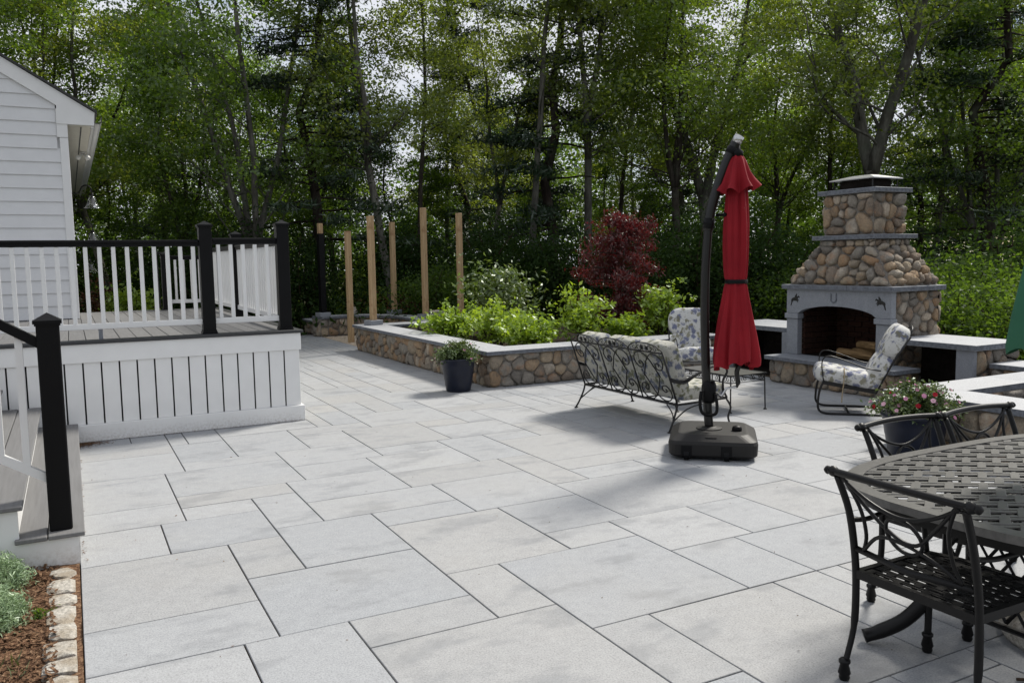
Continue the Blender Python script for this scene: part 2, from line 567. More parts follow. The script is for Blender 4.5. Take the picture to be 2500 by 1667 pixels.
    M['leaf_a'] = leaf('maple_leaf_green', (.056, .110, .018), (.118, .190, .034), (.215, .285, .060), .62, (1.65, 1.62, .55))
    M['leaf_b'] = leaf('oak_leaf_green', (.064, .104, .022), (.136, .184, .039), (.235, .27, .066), .62, (1.65, 1.58, .6))
    M['leaf_c'] = leaf('deep_green_leaf', (.038, .074, .016), (.072, .124, .026), (.12, .175, .044), .58, (1.5, 1.5, .55), .015)
    M['understory'] = leaf('shade_tinted_understory_leaf', (.016, .036, .011), (.030, .058, .016), (.052, .086, .026), .40, (1.4, 1.4, .6), .008)  # leaf green darkened so the colour itself carries the trees' shade
    M['needle'] = leaf('pine_needle', (.012, .028, .014), (.022, .044, .021), (.038, .062, .030), .2)
    M['lime'] = leaf('bright_spirea_leaf', (.16, .26, .026), (.25, .37, .042), (.35, .46, .07), .5, (1.3, 1.25, .5))
    M['rhodo'] = leaf('rhododendron_leaf', (.060, .105, .022), (.11, .165, .04), (.19, .23, .075), .4, None, .10)
    M['maroon'] = leaf('red_maple_leaf', (.040, .0055, .008), (.075, .009, .012), (.14, .018, .022), .45, (1.7, .6, .55))
    M['silver'] = leaf('silver_mound_leaf', (.18, .27, .14), (.28, .38, .22), (.42, .50, .34), .25, (1, 1.05, .8))
    M['petunia'] = leaf('trailing_petunia_leaf', (.045, .085, .022), (.085, .125, .04), (.15, .18, .07), .3)
    M['grass'] = leaf('weedy_grass', (.06, .085, .02), (.11, .13, .04), (.18, .18, .07), .3)
    M['pink'] = plain('pink_petal', (.62, .28, .42), .6, .2, 0, 40, .3)
    M['palepink'] = plain('pale_pink_petal', (.70, .42, .50), .6, .2, 0, 40, .2)
    M['crimson'] = plain('crimson_petal', (.36, .012, .025), .6, .2, 0, 40, .3)
    M['russet'] = leaf('russet_leaf', (.10, .035, .018), (.16, .06, .03), (.22, .11, .06), .35, (1.3, .9, .6))
    # mulch
    t = NT('bark_mulch')
    rnd = t.noise(t.pos(), 55, 3, .7)
    c = t.ramp(rnd, [(.3, (.035, .018, .011)), (.5, (.13, .070, .040)), (.7, (.31, .20, .12))])
    M['mulch'] = t.bsdf(c, .95, 0, .15, rnd, .8, .02)
    # woodland ground
    t = NT('woodland_floor')
    a = t.noise(t.pos(), 1.2, 6, .6); b = t.noise(t.pos(), 24, 4)
    c = t.ramp(a, [(.35, (.045, .034, .020)), (.55, (.050, .058, .020)), (.7, (.065, .085, .026))])
    c = t.mix(.35, c, t.ramp(b, [(.3, (.016, .013, .008)), (.7, (.12, .12, .055))]))
    M['ground'] = t.bsdf(c, .95, 0, .1, b, .7, .04)
    # clear glass lamp shade
    t = NT('clear_seeded_glass')
    g = t.n.new('ShaderNodeBsdfGlass'); g.inputs['IOR'].default_value = 1.45; g.inputs['Roughness'].default_value = .03
    tp = t.n.new('ShaderNodeBsdfTransparent')
    mx = t.n.new('ShaderNodeMixShader'); mx.inputs[0].default_value = .55
    t.l.new(tp.outputs[0], mx.inputs[1]); t.l.new(g.outputs[0], mx.inputs[2]); t.l.new(mx.outputs[0], t.out.inputs['Surface'])
    M['glass'] = t.m
    M['bulb'] = plain('frosted_bulb_glass', (.75, .75, .73), .2, .5, 0, 10, .03)
    M['tan'] = plain('jute_cord', (.36, .29, .19), .9, .1, 0, 80, .3)
    return M
M = make_mats()
# ------------------------------------------------------------------ terrain
def build_terrain():
    n = 90
    xs = np.concatenate([np.linspace(-140, -16, 14), np.linspace(-14, 60, n), np.linspace(64, 160, 14)])
    ys = np.concatenate([np.linspace(-120, -16, 12), np.linspace(-14, 60, n), np.linspace(64, 180, 14)])
    vs = [(x, y, terrain_z(x, y)) for y in ys for x in xs]
    w = len(xs)
    fs = [(j * w + i, j * w + i + 1, (j + 1) * w + i + 1, (j + 1) * w + i) for j in range(len(ys) - 1) for i in range(w - 1)]
    mb = MB(); mb.add(vs, fs)
    o = link('ground', mb.mesh('ground', True), M['ground'])
    tag(o, kind='structure')
build_terrain()

# ------------------------------------------------------------------ patio: slabs on a six inch module
U = 0.1524
SLABS = [(-3,2,-6,0),(-3,2,-9,-6),(-3,0,0,4),(0,4,0,4),(2,4,-4,0),(2,8,-9,-4),(4,8,-4,1),(-3,1,4,7),(-3,1,7,13),(-3,2,13,18),(-3,2,18,20),
 (3,5,20,24),(2,5,15,20),(5,9,15,21),(5,11,21,24),(2,7,13,15),(1,7,8,13),(1,6,6,8),(1,4,4,6),(4,6,1,6),(6,11,4,8),(6,12,1,4),(8,12,-1,1),
 (8,13,-7,-1),(8,10,-11,-7),(4,8,-11,-9),(10,16,-13,-7),(13,16,-7,-5),(16,20,-9,-5),(16,19,-13,-9),(10,12,-17,-13),(20,23,-9,-5),(23,27,-4,0),
 (17,23,-5,1),(13,17,-5,-1),(12,17,-1,4),(11,17,4,7),(11,16,7,11),(16,19,7,13),(17,19,1,7),(19,25,3,5),(19,23,1,3),(19,25,5,11),(19,22,11,13),
 (22,24,11,15),(22,26,15,21),(20,26,21,23),(20,24,23,27),(18,20,24,27),(14,20,19,24),(12,17,13,19),(12,16,11,13),(9,12,15,19),(9,14,19,21),
 (12,14,21,26),(7,12,11,15),(7,11,8,11),(17,20,17,19),(17,22,13,17),(20,22,17,21),(27,32,-5,0),(32,37,-2,3),
 (-3,1,-14,-9),(1,4,-14,-9),(4,10,-17,-11),(12,17,-19,-13),(17,19,-17,-13),(19,25,-13,-9),(23,27,-9,-4),(23,25,0,3),(25,27,0,3),(17,19,-19,-17),(32,35,3,6),(37,41,3,6),(35,37,3,6)]
def build_patio():
    rnd = random.Random(5)
    bed = MB()
    bed.box(-3*U, 5.95, -7.3, 4.6, -.085, -.0125)
    bed.box(5.95, 9.2, -.2, 4.6, -.085, -.0135)
    bed.box(1.3, 4.6, 4.6, 14.2, -.085, -.0125)
    bed.box(4.6, 6.2, 9.0, 13.4, -.085, -.0135)
    root = link('patio', bed.mesh('patio'), M['joint'])
    tag(root, kind='structure')
    occ = {}
    def inside(i, j):
        x, y = (i + .5) * U, (j + .5) * U
        if i < -3 or y < -7.2: return False
        if y > 3.72 and x < 1.63: return False
        if y > 4.55: return x < 4.62 - (0.0) and y < 13.9 and x > 1.5 and not (x > 4.42 + (.25 if y < 10 else 0))
        if y > -.4: return x < 7.75
        return x < 5.95
    rects = []
    def take(a, b, c, d):
        for i in range(a, b):
            for j in range(c, d):
                occ[(i, j)] = 1
        rects.append((a, b, c, d))
    for s in SLABS:
        if not any((i, j) in occ for i in range(s[0], s[1]) for j in range(s[2], s[3])):
            take(*s)
    opts = [(4,4),(6,4),(4,6),(3,4),(4,3),(5,4),(4,5),(6,3),(3,6),(5,3),(3,3),(4,2),(2,4),(6,2),(2,3),(3,2),(5,2),(2,5),(6,5),(6,6)]
    small = [(2,2),(4,1),(1,4),(3,1),(1,3),(2,1),(1,2),(1,1)]
    for j in range(-48, 92):
        for i in range(-3, 52):
            if (i, j) in occ or not inside(i, j): continue
            cand = opts[:]; rnd.shuffle(cand)
            for w, h in cand + small:
                if all(((i + a, j + b) not in occ) and inside(i + a, j + b) for a in range(w) for b in range(h)):
                    if w == 6 and h == 6 and rnd.random() < .5: continue
                    take(i, i + w, j, j + h)
                    break
    cache = {}
    for k, (a, b, c, d) in enumerate(rects):
        g = .0075
        w, h = (b - a) * U - g, (d - c) * U - g
        key = (b - a, d - c)
        if key not in cache:
            mb = MB()
            e = .0022
            vs = [(-w/2, -h/2, -.012), (w/2, -h/2, -.012), (w/2, h/2, -.012), (-w/2, h/2, -.012),
                  (-w/2, -h/2, -e), (w/2, -h/2, -e), (w/2, h/2, -e), (-w/2, h/2, -e),
                  (-w/2+e, -h/2+e, 0), (w/2-e, -h/2+e, 0), (w/2-e, h/2-e, 0), (-w/2+e, h/2-e, 0)]
            fs = [(8, 9, 10, 11)]
            for q in range(4):
                n_ = (q + 1) % 4
                fs += [(q, n_, 4 + n_, 4 + q), (4 + q, 4 + n_, 8 + n_, 8 + q)]
            mb.add(vs, fs)
            me = mb.mesh('paver'); me.materials.append(M['paver'])
            cache[key] = me
        o = bpy.data.objects.new('paver', cache[key])
        COL.objects.link(o)
        o.parent = root
        o.location = ((a + b) / 2 * U, (c + d) / 2 * U, rnd.uniform(-.0012, .0008))
        o.rotation_euler = (rnd.uniform(-.0010, .0010), rnd.uniform(-.0010, .0010), rnd.uniform(-.0008, .0008))
build_patio()

# ------------------------------------------------------------------ fieldstone faces
def clip(poly, nx, ny, d):
    out = []
    n = len(poly)
    for i in range(n):
        a, b = poly[i], poly[(i + 1) % n]
        da, db = a[0]*nx + a[1]*ny - d, b[0]*nx + b[1]*ny - d
        if da <= 0: out.append(a)
        if (da < 0 < db) or (db < 0 < da):
            t = da / (da - db)
            out.append((a[0] + (b[0]-a[0])*t, a[1] + (b[1]-a[1])*t))
    return out
def area_c(p):
    A = cx = cy = 0
    for i in range(len(p)):
        x0, y0 = p[i]; x1, y1 = p[(i+1) % len(p)]
        k = x0*y1 - x1*y0
        A += k; cx += (x0+x1)*k; cy += (y0+y1)*k
    if abs(A) < 1e-12: return 0, p[0]
    return A/2, (cx/(3*A), cy/(3*A))
def in_poly(p, x, y):
    c = False
    for i in range(len(p)):
        x0, y0 = p[i]; x1, y1 = p[i-1]
        if (y0 > y) != (y1 > y) and x < (x1-x0)*(y-y0)/(y1-y0) + x0: c = not c
    return c
def cells(poly, n, rnd, relax=2):
    x0, x1 = min(p[0] for p in poly), max(p[0] for p in poly)
    y0, y1 = min(p[1] for p in poly), max(p[1] for p in poly)
    sites = []
    dmin = math.sqrt((x1-x0)*(y1-y0)/max(n, 1)) * .60
    tries = 0
    while len(sites) < n and tries < n*60:
        tries += 1
        x, y = rnd.uniform(x0, x1), rnd.uniform(y0, y1)
        if not in_poly(poly, x, y): continue
        if any((x-a)**2 + (y-b)**2 < (dmin*rnd.uniform(.4, 1.3))**2 for a, b in sites): continue
        sites.append((x, y))
    out = []
    for it in range(relax + 1):
        out = []
        for i, (x, y) in enumerate(sites):
            near = sorted(((a-x)**2 + (b-y)**2, a, b) for k, (a, b) in enumerate(sites) if k != i)[:16]
            c = poly
            for d2, a, b in near:
                nx, ny = a-x, b-y
                c = clip(c, nx, ny, (a*a + b*b - x*x - y*y)/2)
                if len(c) < 3: break
            out.append(c)
        if it < relax:
            ns = []
            for s, c in zip(sites, out):
                if len(c) < 3: ns.append(s); continue
                A, ce = area_c(c)
                ns.append((s[0]*.45 + ce[0]*.55, s[1]*.45 + ce[1]*.55))
            sites = ns
    return out
def stones(parent, O, Ux, Vx, poly, n, seed, proud=.030, gap=.0055, sub=1, m='stone', relax=1):
    """rounded stones, one object each, on the plane O + s*U + t*V; N = U x V points outwards"""
    rnd = random.Random(seed)
    O, Ux, Vx = Vector(O), Vector(Ux), Vector(Vx)
    N = Ux.cross(Vx).normalized()
    off = Vector((0, 0, 0)); p = parent
    while p is not None:
        off += p.location; p = p.parent
    for c in cells(poly, n, rnd, relax):
        if len(c) < 3: continue
        A, ce = area_c(c)
        if abs(A) < 4e-4: continue
        if A < 0: c = c[::-1]
        # inset, round the corners
        sz = math.sqrt(abs(A))
        k = max(1 - gap*2.0/sz, .6)
        q = [(ce[0] + (x-ce[0])*k, ce[1] + (y-ce[1])*k) for x, y in c]
        for _ in range(2):
            r_ = []
            for i in range(len(q)):
                a, b = q[i], q[(i+1) % len(q)]
                r_ += [(a[0]*.82 + b[0]*.18, a[1]*.82 + b[1]*.18), (a[0]*.18 + b[0]*.82, a[1]*.18 + b[1]*.82)]
            q = r_
        # resample
        per = [0.0]
        for i in range(len(q)):
            a, b = q[i], q[(i+1) % len(q)]
            per.append(per[-1] + math.hypot(a[0]-b[0], a[1]-b[1]))
        K = 12
        rs = []
        for i in range(K):
            d = per[-1]*i/K
            j = 0
            while per[j+1] < d: j += 1
            a, b = q[j], q[(j+1) % len(q)]
            t = (d - per[j])/max(per[j+1]-per[j], 1e-9)
            rs.append((a[0] + (b[0]-a[0])*t, a[1] + (b[1]-a[1])*t))
        h = proud*rnd.uniform(.65, 1.25)*min(1.25, .55 + sz/.22)
        tx, ty = rnd.uniform(-.22, .22), rnd.uniform(-.22, .22)
        rings = [(1.0, -.014), (1.0, .18*h), (.93, .62*h), (.72, .92*h), (.38, 1.0*h)]
        mb = MB(); vs = []
        for sc_, dz in rings:
            for x, y in rs:
                px, py = ce[0] + (x-ce[0])*sc_, ce[1] + (y-ce[1])*sc_
                w = dz + (tx*(px-ce[0]) + ty*(py-ce[1]) + rnd.uniform(-.13, .13)*h if dz > .3*h else 0)
                vs.append(O + Ux*px + Vx*py + N*w - off)
        vs.append(O + Ux*ce[0] + Vx*ce[1] + N*(h*1.01) - off)
        fs = []
        for r_ in range(len(rings)-1):
            for i in range(K):
                j = (i+1) % K
                fs.append((r_*K+i, r_*K+j, (r_+1)*K+j, (r_+1)*K+i))
        L = (len(rings)-1)*K
        for i in range(K): fs.append((L+i, L+(i+1) % K, len(vs)-1))
        mb.add(vs, fs)
        link('stone', mb.mesh('stone', True), M[m], parent)
def face(parent, a, b, z0, z1, size, seed, **kw):
    """stones on a vertical face from plan point a to b (outside on the right of a->b)"""
    a, b = Vector((*a, 0)), Vector((*b, 0))
    d = (b - a); L = d.length; d.normalize()
    n = max(2, int(L*(z1-z0)/(size*size)))
    stones(parent, (a.x, a.y, z0), d, (0, 0, 1), [(0, 0), (L, 0), (L, z1-z0), (0, z1-z0)], n, seed, **kw)
def two_face(o):
    """thermal top, rock-faced edge"""
    me = o.data
    me.materials.append(M['rockface'])
    for p in me.polygons:
        if abs(p.normal.z) < .4: p.material_index = 1
    return o
def copings(parent, x0, x1, y0, y1, z0, z1, along, n, gap=.003):
    L = (x1-x0) if along == 'x' else (y1-y0)
    for i in range(n):
        mb = MB()
        s0, s1 = L*i/n + (gap/2 if i else 0), L*(i+1)/n - (gap/2 if i < n-1 else 0)
        if along == 'x': mb.box(x0+s0, x0+s1, y0, y1, z0, z1, .004)
        else: mb.box(x0, x1, y0+s0, y0+s1, z0, z1, .004)
        two_face(part('coping_slab', mb, M['coping'], parent))

# main planter, left of the sofa
CZ0, CZ1 = .42, .47
def build_planters():
    t = thing('planter_wall', 'low fieldstone planter wall with bluestone coping behind the iron sofa, full of bright shrubs', 'planter wall', (4.2, 4.5, 0))
    W = .36
    part('core', MB().box(4.24, 4.24+W, 4.52, 10.05, -.05, .418), M['mortar'], t)
    part('core', MB().box(4.24+W, 8.02, 4.52, 4.52+W, -.05, .418), M['mortar'], t)
    part('core', MB().box(4.24+W, 5.75, 10.05-W, 10.05, -.05, .418), M['mortar'], t)
    face(t, (4.238, 10.06), (4.238, 4.50), 0, .42, .150, 11)
    face(t, (4.22, 4.518), (7.95, 4.518), 0, .42, .165, 12)
    face(t, (5.75, 10.055), (4.22, 10.055), 0, .42, .16, 13)
    face(t, (4.605, 9.68), (5.75, 9.68), .2, .42, .15, 14)
    cw = .50
    copings(t, 4.165, 4.165+cw, 4.45+cw, 10.12-cw, CZ0, CZ1, 'y', 4)
    copings(t, 4.165, 8.05, 4.45, 4.45+cw, CZ0, CZ1, 'x', 3)
    copings(t, 4.165, 5.8, 10.12-cw, 10.12, CZ0, CZ1, 'x', 2)
    s = MB().box(4.61, 8.7, 4.9, 9.68, -.05, .26)
    part('soil', s, M['soil'], t)
    # far curved seat wall beside the pergola posts
    t = thing('seat_wall', 'curved fieldstone seat wall with bluestone coping under the black pergola post', 'seat wall', (4.5, 13.2, 0))
    outer = [(4.40, 13.17), (5.05, 13.25), (5.50, 12.95), (5.80, 12.35), (5.83, 11.3), (5.80, 10.35)]
    sm = [(p.x, p.y) for p in smooth_path([(x, y, 0) for x, y in outer], 3)]
    w = .36
    def offs(pts, d):
        out = []
        for i, (x, y) in enumerate(pts):
            a, b = pts[max(i-1, 0)], pts[min(i+1, len(pts)-1)]
            tx, ty = b[0]-a[0], b[1]-a[1]
            l = math.hypot(tx, ty)
            out.append((x - ty/l*d, y + tx/l*d))
        return out
    inn, back = offs(sm, .03), offs(sm, .03 + w)
    for i in range(len(sm)-1):
        part('core', MB().prism([inn[i], inn[i+1], back[i+1], back[i]], -.05, .388), M['mortar'], t)
        face(t, inn[i], inn[i+1], 0, .39, .17, 40+i, gap=.008)
    face(t, back[0], inn[0], 0, .39, .17, 39)
    f2, b2 = offs(sm, -.03), offs(sm, .45)
    for i in range(0, len(sm)-1, 3):
        j = min(i+3, len(sm)-1)
        poly = [f2[k] for k in range(i, j+1)] + [b2[k] for k in range(j, i-1, -1)]
        two_face(part('coping_slab', MB().prism(poly, .391, .44), M['coping'], t))
    t2 = thing('low_seat_wall', 'lowest step of fieldstone wall with coping, next to the deck corner', 'seat wall', (4.4, 14.0, 0))
    part('core', MB().box(4.42, 4.80, 13.42, 14.55, -.05, .276), M['mortar'], t2)
    face(t2, (4.418, 14.56), (4.418, 13.24), 0, .28, .15, 61)
    copings(t2, 4.34, 4.86, 13.44, 14.62, .279, .33, 'y', 1)
    # right-hand planter
    t = thing('planter_wall', 'fieldstone planter wall with mitred bluestone coping beside the dining chairs', 'planter wall', (5.8, -.3, 0))
    part('core', MB().box(5.74, 6.10, -3.6, -.20, -.05, .408), M['mortar'], t)
    part('core', MB().box(6.10, 8.45, -.56, -.20, -.05, .408), M['mortar'], t)
    face(t, (5.738, -.18), (5.738, -3.6), 0, .41, .17, 71)
    face(t, (8.0, -.198), (5.72, -.198), 0, .41, .17, 72)
    face(t, (6.102, -.565), (7.8, -.565), .1, .41, .17, 73)
    z0, z1 = .41, .46
    # mitred corner slabs
    two_face(part('coping_slab', MB().prism([(5.69, -.144), (6.188, -.564), (7.10, -.564), (7.10, -.144)], z0, z1), M['coping'], t))
    two_face(part('coping_slab', MB().prism([(5.69, -.147), (5.69, -1.6), (6.185, -1.6), (6.185, -.567)], z0, z1), M['coping'], t))
    two_face(part('coping_slab', MB().prism([(7.103, -.144), (7.103, -.564), (8.5, -.564), (8.5, -.144)], z0, z1), M['coping'], t))
    two_face(part('coping_slab', MB().prism([(5.69, -1.603), (5.69, -3.65), (6.185, -3.65), (6.185, -1.603)], z0, z1), M['coping'], t))
    part('soil', MB().box(6.105, 9.5, -3.6, -.565, -.05, .22), M['soil'], t)
    # short link seat between counter and planter
    t = thing('link_wall', 'short low fieldstone wall with coping joining the counter end to the planter', 'seat wall', (8.2, .2, 0))
    part('core', MB().box(8.06, 8.42, -.13, .40, -.05, .408), M['mortar'], t)
    face(t, (8.058, .40), (8.058, -.13), 0, .41, .15, 81)
    copings(t, 8.0, 8.5, -.140, .405, .41, .46, 'y', 1)
build_planters()

# ------------------------------------------------------------------ fireplace
YC = 2.245
def build_fireplace():
    t = thing('outdoor_fireplace', 'tall fieldstone outdoor fireplace with arched opening and stepped chimney', 'fireplace', (8.2, YC, 0))
    xf, xb = 7.82, 8.68
    yl, yr = 3.03, 1.46          # left and right body sides as seen
    # hearth
    part('hearth_base', MB().box(7.535, 7.82, 1.19, 2.99, -.05, .288), M['mortar'], t)
    face(t, (7.533, 3.02), (7.533, 1.16), 0, .29, .165, 101)
    face(t, (7.82, 3.0), (7.53, 3.0), 0, .29, .14, 102)
    face(t, (7.52, 1.182), (7.82, 1.182), 0, .29, .14, 103)
    for y0, y1 in ((1.12, 2.08), (2.084, 3.055)):
        two_face(part('hearth_slab', MB().box(7.455, 7.90, y0, y1, .291, .34, .004), M['granite'], t))
    # body: hollow box round the firebox
    ol, orr = 2.845, 1.660       # opening sides (y)
    part('body_core', MB().box(xf+.06, xb, ol+.02, yl-.035, -.05, 1.178).box(xf+.06, xb, yr+.035, orr-.02, -.05, 1.178).box(xb-.12, xb, orr-.02, ol+.02, -.05, 1.178).box(xf+.06, xb-.12, orr-.02, ol+.02, 1.02, 1.178), M['mortar'], t)
    # firebox floor, brick back and sides
    part('firebox_floor', MB().box(7.905, xb-.12, orr-.02, ol+.02, -.05, .335), M['charred'], t)
    rnd = random.Random(8)
    def brick(a, b, c, d, e, f):
        part('brick', MB().box(a, b, c, d, e, f, .003), M['firebrick'], t)
    row = 0
    z = .337
    while z < 1.0:
        s = (row % 2)*.11
        y = orr - s
        while y < ol:
            y0, y1 = max(y, orr), min(y+.214, ol)
            if y1-y0 > .02: brick(xb-.17, xb-.121, y0+.003, y1-.003, z+.003, min(z+.066, 1.018))
            y += .22
        x = xf+.10 - s
        while x < xb-.17:
            x0, x1 = max(x, xf+.10), min(x+.214, xb-.172)
            if x1-x0 > .02:
                brick(x0+.003, x1-.003, ol-.028, ol+.019, z+.003, min(z+.066, 1.018))
                brick(x0+.003, x1-.003, orr-.019, orr+.028, z+.003, min(z+.066, 1.018))
            x += .22
        z += .07; row += 1
    # front panel with arch: pilasters and arched head
    for y0, y1 in ((ol, yl), (yr, orr)):
        part('pilaster', MB().box(xf, xf+.08, y0, y1, .341, .80, .004), M['granite'], t)
        part('impost', MB().box(xf-.022, xf+.09, y0-.018, y1+.018, .803, .868, .006), M['granite'], t)
    # arched head built as one polygon in the y-z plane
    pts = [(yr, .871), (orr, .871)]
    for i in range(1, 20):
        a = i/20
        y = orr + (ol-orr)*a
        pts.append((y, .871 + .112*math.sqrt(max(0, 1-(2*a-1)**2))**1.25))
    pts += [(ol, .871), (yl, .871), (yl, 1.178), (yr, 1.178)]
    mb = MB()
    bm = bmesh.new()
    vs = [bm.verts.new((xf, y, z)) for y, z in pts]
    fc = bm.faces.new(vs)
    ex = bmesh.ops.extrude_face_region(bm, geom=[fc])
    bmesh.ops.translate(bm, verts=[g for g in ex['geom'] if isinstance(g, bmesh.types.BMVert)], vec=(.08, 0, 0))
    bmesh.ops.triangulate(bm, faces=bm.faces)
    bmesh.ops.recalc_face_normals(bm, faces=bm.faces)
    bm.verts.index_update()
    mb.add([v.co[:] for v in bm.verts], [[v.index for v in f.verts] for f in bm.faces]); bm.free()
    part('arched_head', mb, M['granite'], t)
    # mantel
    two_face(part('mantel_slab', MB().box(xf-.05, xb+.03, yr-.05, YC-.2, 1.181, 1.238, .004), M['granite'], t))
    two_face(part('mantel_slab', MB().box(xf-.05, xb+.03, YC-.197, yl+.05, 1.181, 1.238, .004), M['granite'], t))
    # body sides in stone
    face(t, (xf+.085, yr+.033), (xb, yr+.033), .02, 1.178, .145, 104, gap=.008)
    face(t, (xb, yl-.033), (xf+.085, yl-.033), .02, 1.178, .16, 105, gap=.008)
    face(t, (xb, yr), (xb, yl), .02, 1.178, .22, 106)
    # sloping hood
    z0, z1 = 1.240, 1.788
    B = [(xf+.02, yr+.03), (xb-.02, yr+.03), (xb-.02, yl-.03), (xf+.02, yl-.03)]
    T = [(7.99, 1.835), (8.58, 1.835), (8.58, 2.655), (7.99, 2.655)]
    zt = 1.70
    core = MB()
    vs = [(x, y, z0) for x, y in B] + [(x, y, zt) for x, y in T] + [(x, y, z1) for x, y in T]
    fs = [(3, 2, 1, 0), (8, 9, 10, 11)]
    for i in range(4):
        j = (i+1) % 4
        fs += [(i, j, 4+j, 4+i), (4+i, 4+j, 8+j, 8+i)]
    core.add(vs, fs)
    part('hood_core', core, M['mortar'], t)
    def slope(b0, b1, t0, t1, n, seed):
        b0, b1, t0, t1 = (Vector((*b0, z0)), Vector((*b1, z0)), Vector((*t0, zt)), Vector((*t1, zt)))
        u = (b1-b0); L = u.length; u.normalize()
        m0 = t0 - b0; v = m0 - u*m0.dot(u); H = v.length; v.normalize()
        poly = [(0, 0), (L, 0), ((t1-b0).dot(u), H), ((t0-b0).dot(u), H)]
        stones(t, b0, u, v, poly, n, seed, proud=.062, gap=.008)
        stones(t, t0, u, (0, 0, 1), [(0, 0), ((t1-t0).length, 0), ((t1-t0).length, z1-zt), (0, z1-zt)], 7, seed+50, proud=.045)
    slope(B[3], B[0], T[3], T[0], 27, 111)
    slope(B[0], B[1], T[0], T[1], 24, 112)
    slope(B[2], B[3], T[2], T[3], 18, 113)
    slope(B[1], B[2], T[1], T[2], 20, 114)
    two_face(part('chimney_slab', MB().box(7.915, 8.655, 1.765, 2.725, 1.790, 1.843, .004), M['granite'], t))
    cx0, cx1, cy0, cy1 = 8.01, 8.54, 1.885, 2.605
    part('chimney_core', MB().box(cx0, cx1, cy0, cy1, 1.845, 2.335), M['mortar'], t)
    for a, b, s in (((cx0, cy1), (cx0, cy0), 121), ((cx0, cy0), (cx1, cy0), 122), ((cx1, cy1), (cx0, cy1), 123), ((cx1, cy0), (cx1, cy1), 124)):
        face(t, a, b, 1.846, 2.335, .148, s, proud=.04)
    two_face(part('chimney_slab', MB().box(7.945, 8.605, 1.815, 2.675, 2.338, 2.392, .004), M['granite'], t))
    # chimney cap: low hipped metal lid on four posts round the flue
    c = MB()
    x0, x1, y0, y1 = 8.02, 8.53, 1.90, 2.56
    vs = [(x0, y0, 2.505), (x1, y0, 2.505), (x1, y1, 2.505), (x0, y1, 2.505), (x0, y0, 2.517), (x1, y0, 2.517), (x1, y1, 2.517), (x0, y1, 2.517),
          (8.20, 2.10, 2.565), (8.35, 2.10, 2.565), (8.35, 2.36, 2.565), (8.20, 2.36, 2.565)]
    fs = [(3, 2, 1, 0), (8, 9, 10, 11)]
    for i in range(4):
        j = (i+1) % 4
        fs += [(i, j, 4+j, 4+i), (4+i, 4+j, 8+j, 8+i)]
    cap = part('chimney_cap', c.add(vs, fs), M['rooflid'], t)
    part('flue', MB().box(8.10, 8.45, 2.0, 2.46, 2.394, 2.50), M['charred'], cap)
    for x in (8.06, 8.49):
        for y in (1.95, 2.51):
            part('cap_post', MB().box(x-.006, x+.006, y-.006, y+.006, 2.393, 2.506), M['iron'], cap)
    # jumping horses with riders, and the horseshoe
    horse = [(-.30,-.33),(-.25,-.30),(-.22,-.20),(-.17,-.10),(-.08,-.04),(0,-.07),(.10,-.05),(.15,-.10),(.20,-.13),(.22,-.11),(.19,-.07),(.16,-.02),(.24,-.03),(.27,-.05),(.26,-.02),(.20,.02),
             (.18,.07),(.22,.14),(.27,.13),(.31,.11),(.32,.14),(.28,.19),(.26,.23),(.23,.20),(.18,.19),(.12,.15),(.09,.14),(.12,.19),(.12,.25),(.14,.28),(.12,.32),(.08,.31),(.07,.27),(.03,.24),(-.01,.19),(-.01,.14),
             (-.08,.12),(-.16,.09),(-.21,.06),(-.25,.01),(-.27,-.06),(-.25,-.12),(-.27,-.18),(-.29,-.25)]
    def silhouette(name, pts2, cy, cz, s, flip, mt='iron'):
        mb_ = MB(); bm = bmesh.new()
        vv = [bm.verts.new((xf-.006, cy - (flip*x*s), cz + y*s)) for x, y in pts2]
        f0 = bm.faces.new(vv)
        e = bmesh.ops.extrude_face_region(bm, geom=[f0])
        bmesh.ops.translate(bm, verts=[g for g in e['geom'] if isinstance(g, bmesh.types.BMVert)], vec=(.006, 0, 0))
        bmesh.ops.triangulate(bm, faces=bm.faces)
        bmesh.ops.recalc_face_normals(bm, faces=bm.faces)
        bm.verts.index_update()
        mb_.add([v.co[:] for v in bm.verts], [[v.index for v in f.verts] for f in bm.faces]); bm.free()
        return part(name, mb_, M[mt], t)
    silhouette('horse_emblem', horse, 2.89, 1.045, .235, 1)
    silhouette('horse_emblem', horse, 1.60, 1.045, .235, -1)
    sh = []
    for r0, sgn in ((.040, 1), (.026, -1)):
        seq = []
        for i in range(17):
            a = R(-150) + R(120)*i/16 if False else R(200) + R(140)*i/16
            seq.append((math.cos(a)*r0*1.0, math.sin(a)*r0 - .0))
        seq = [(-r0*.86, r0*1.35)] + seq + [(r0*.86, r0*1.35)]
        sh += seq if sgn > 0 else seq[::-1]
    silhouette('horseshoe_emblem', sh, YC+.03, 1.075, 1.35, 1, 'rockface')
    return t
FIRE = build_fireplace()

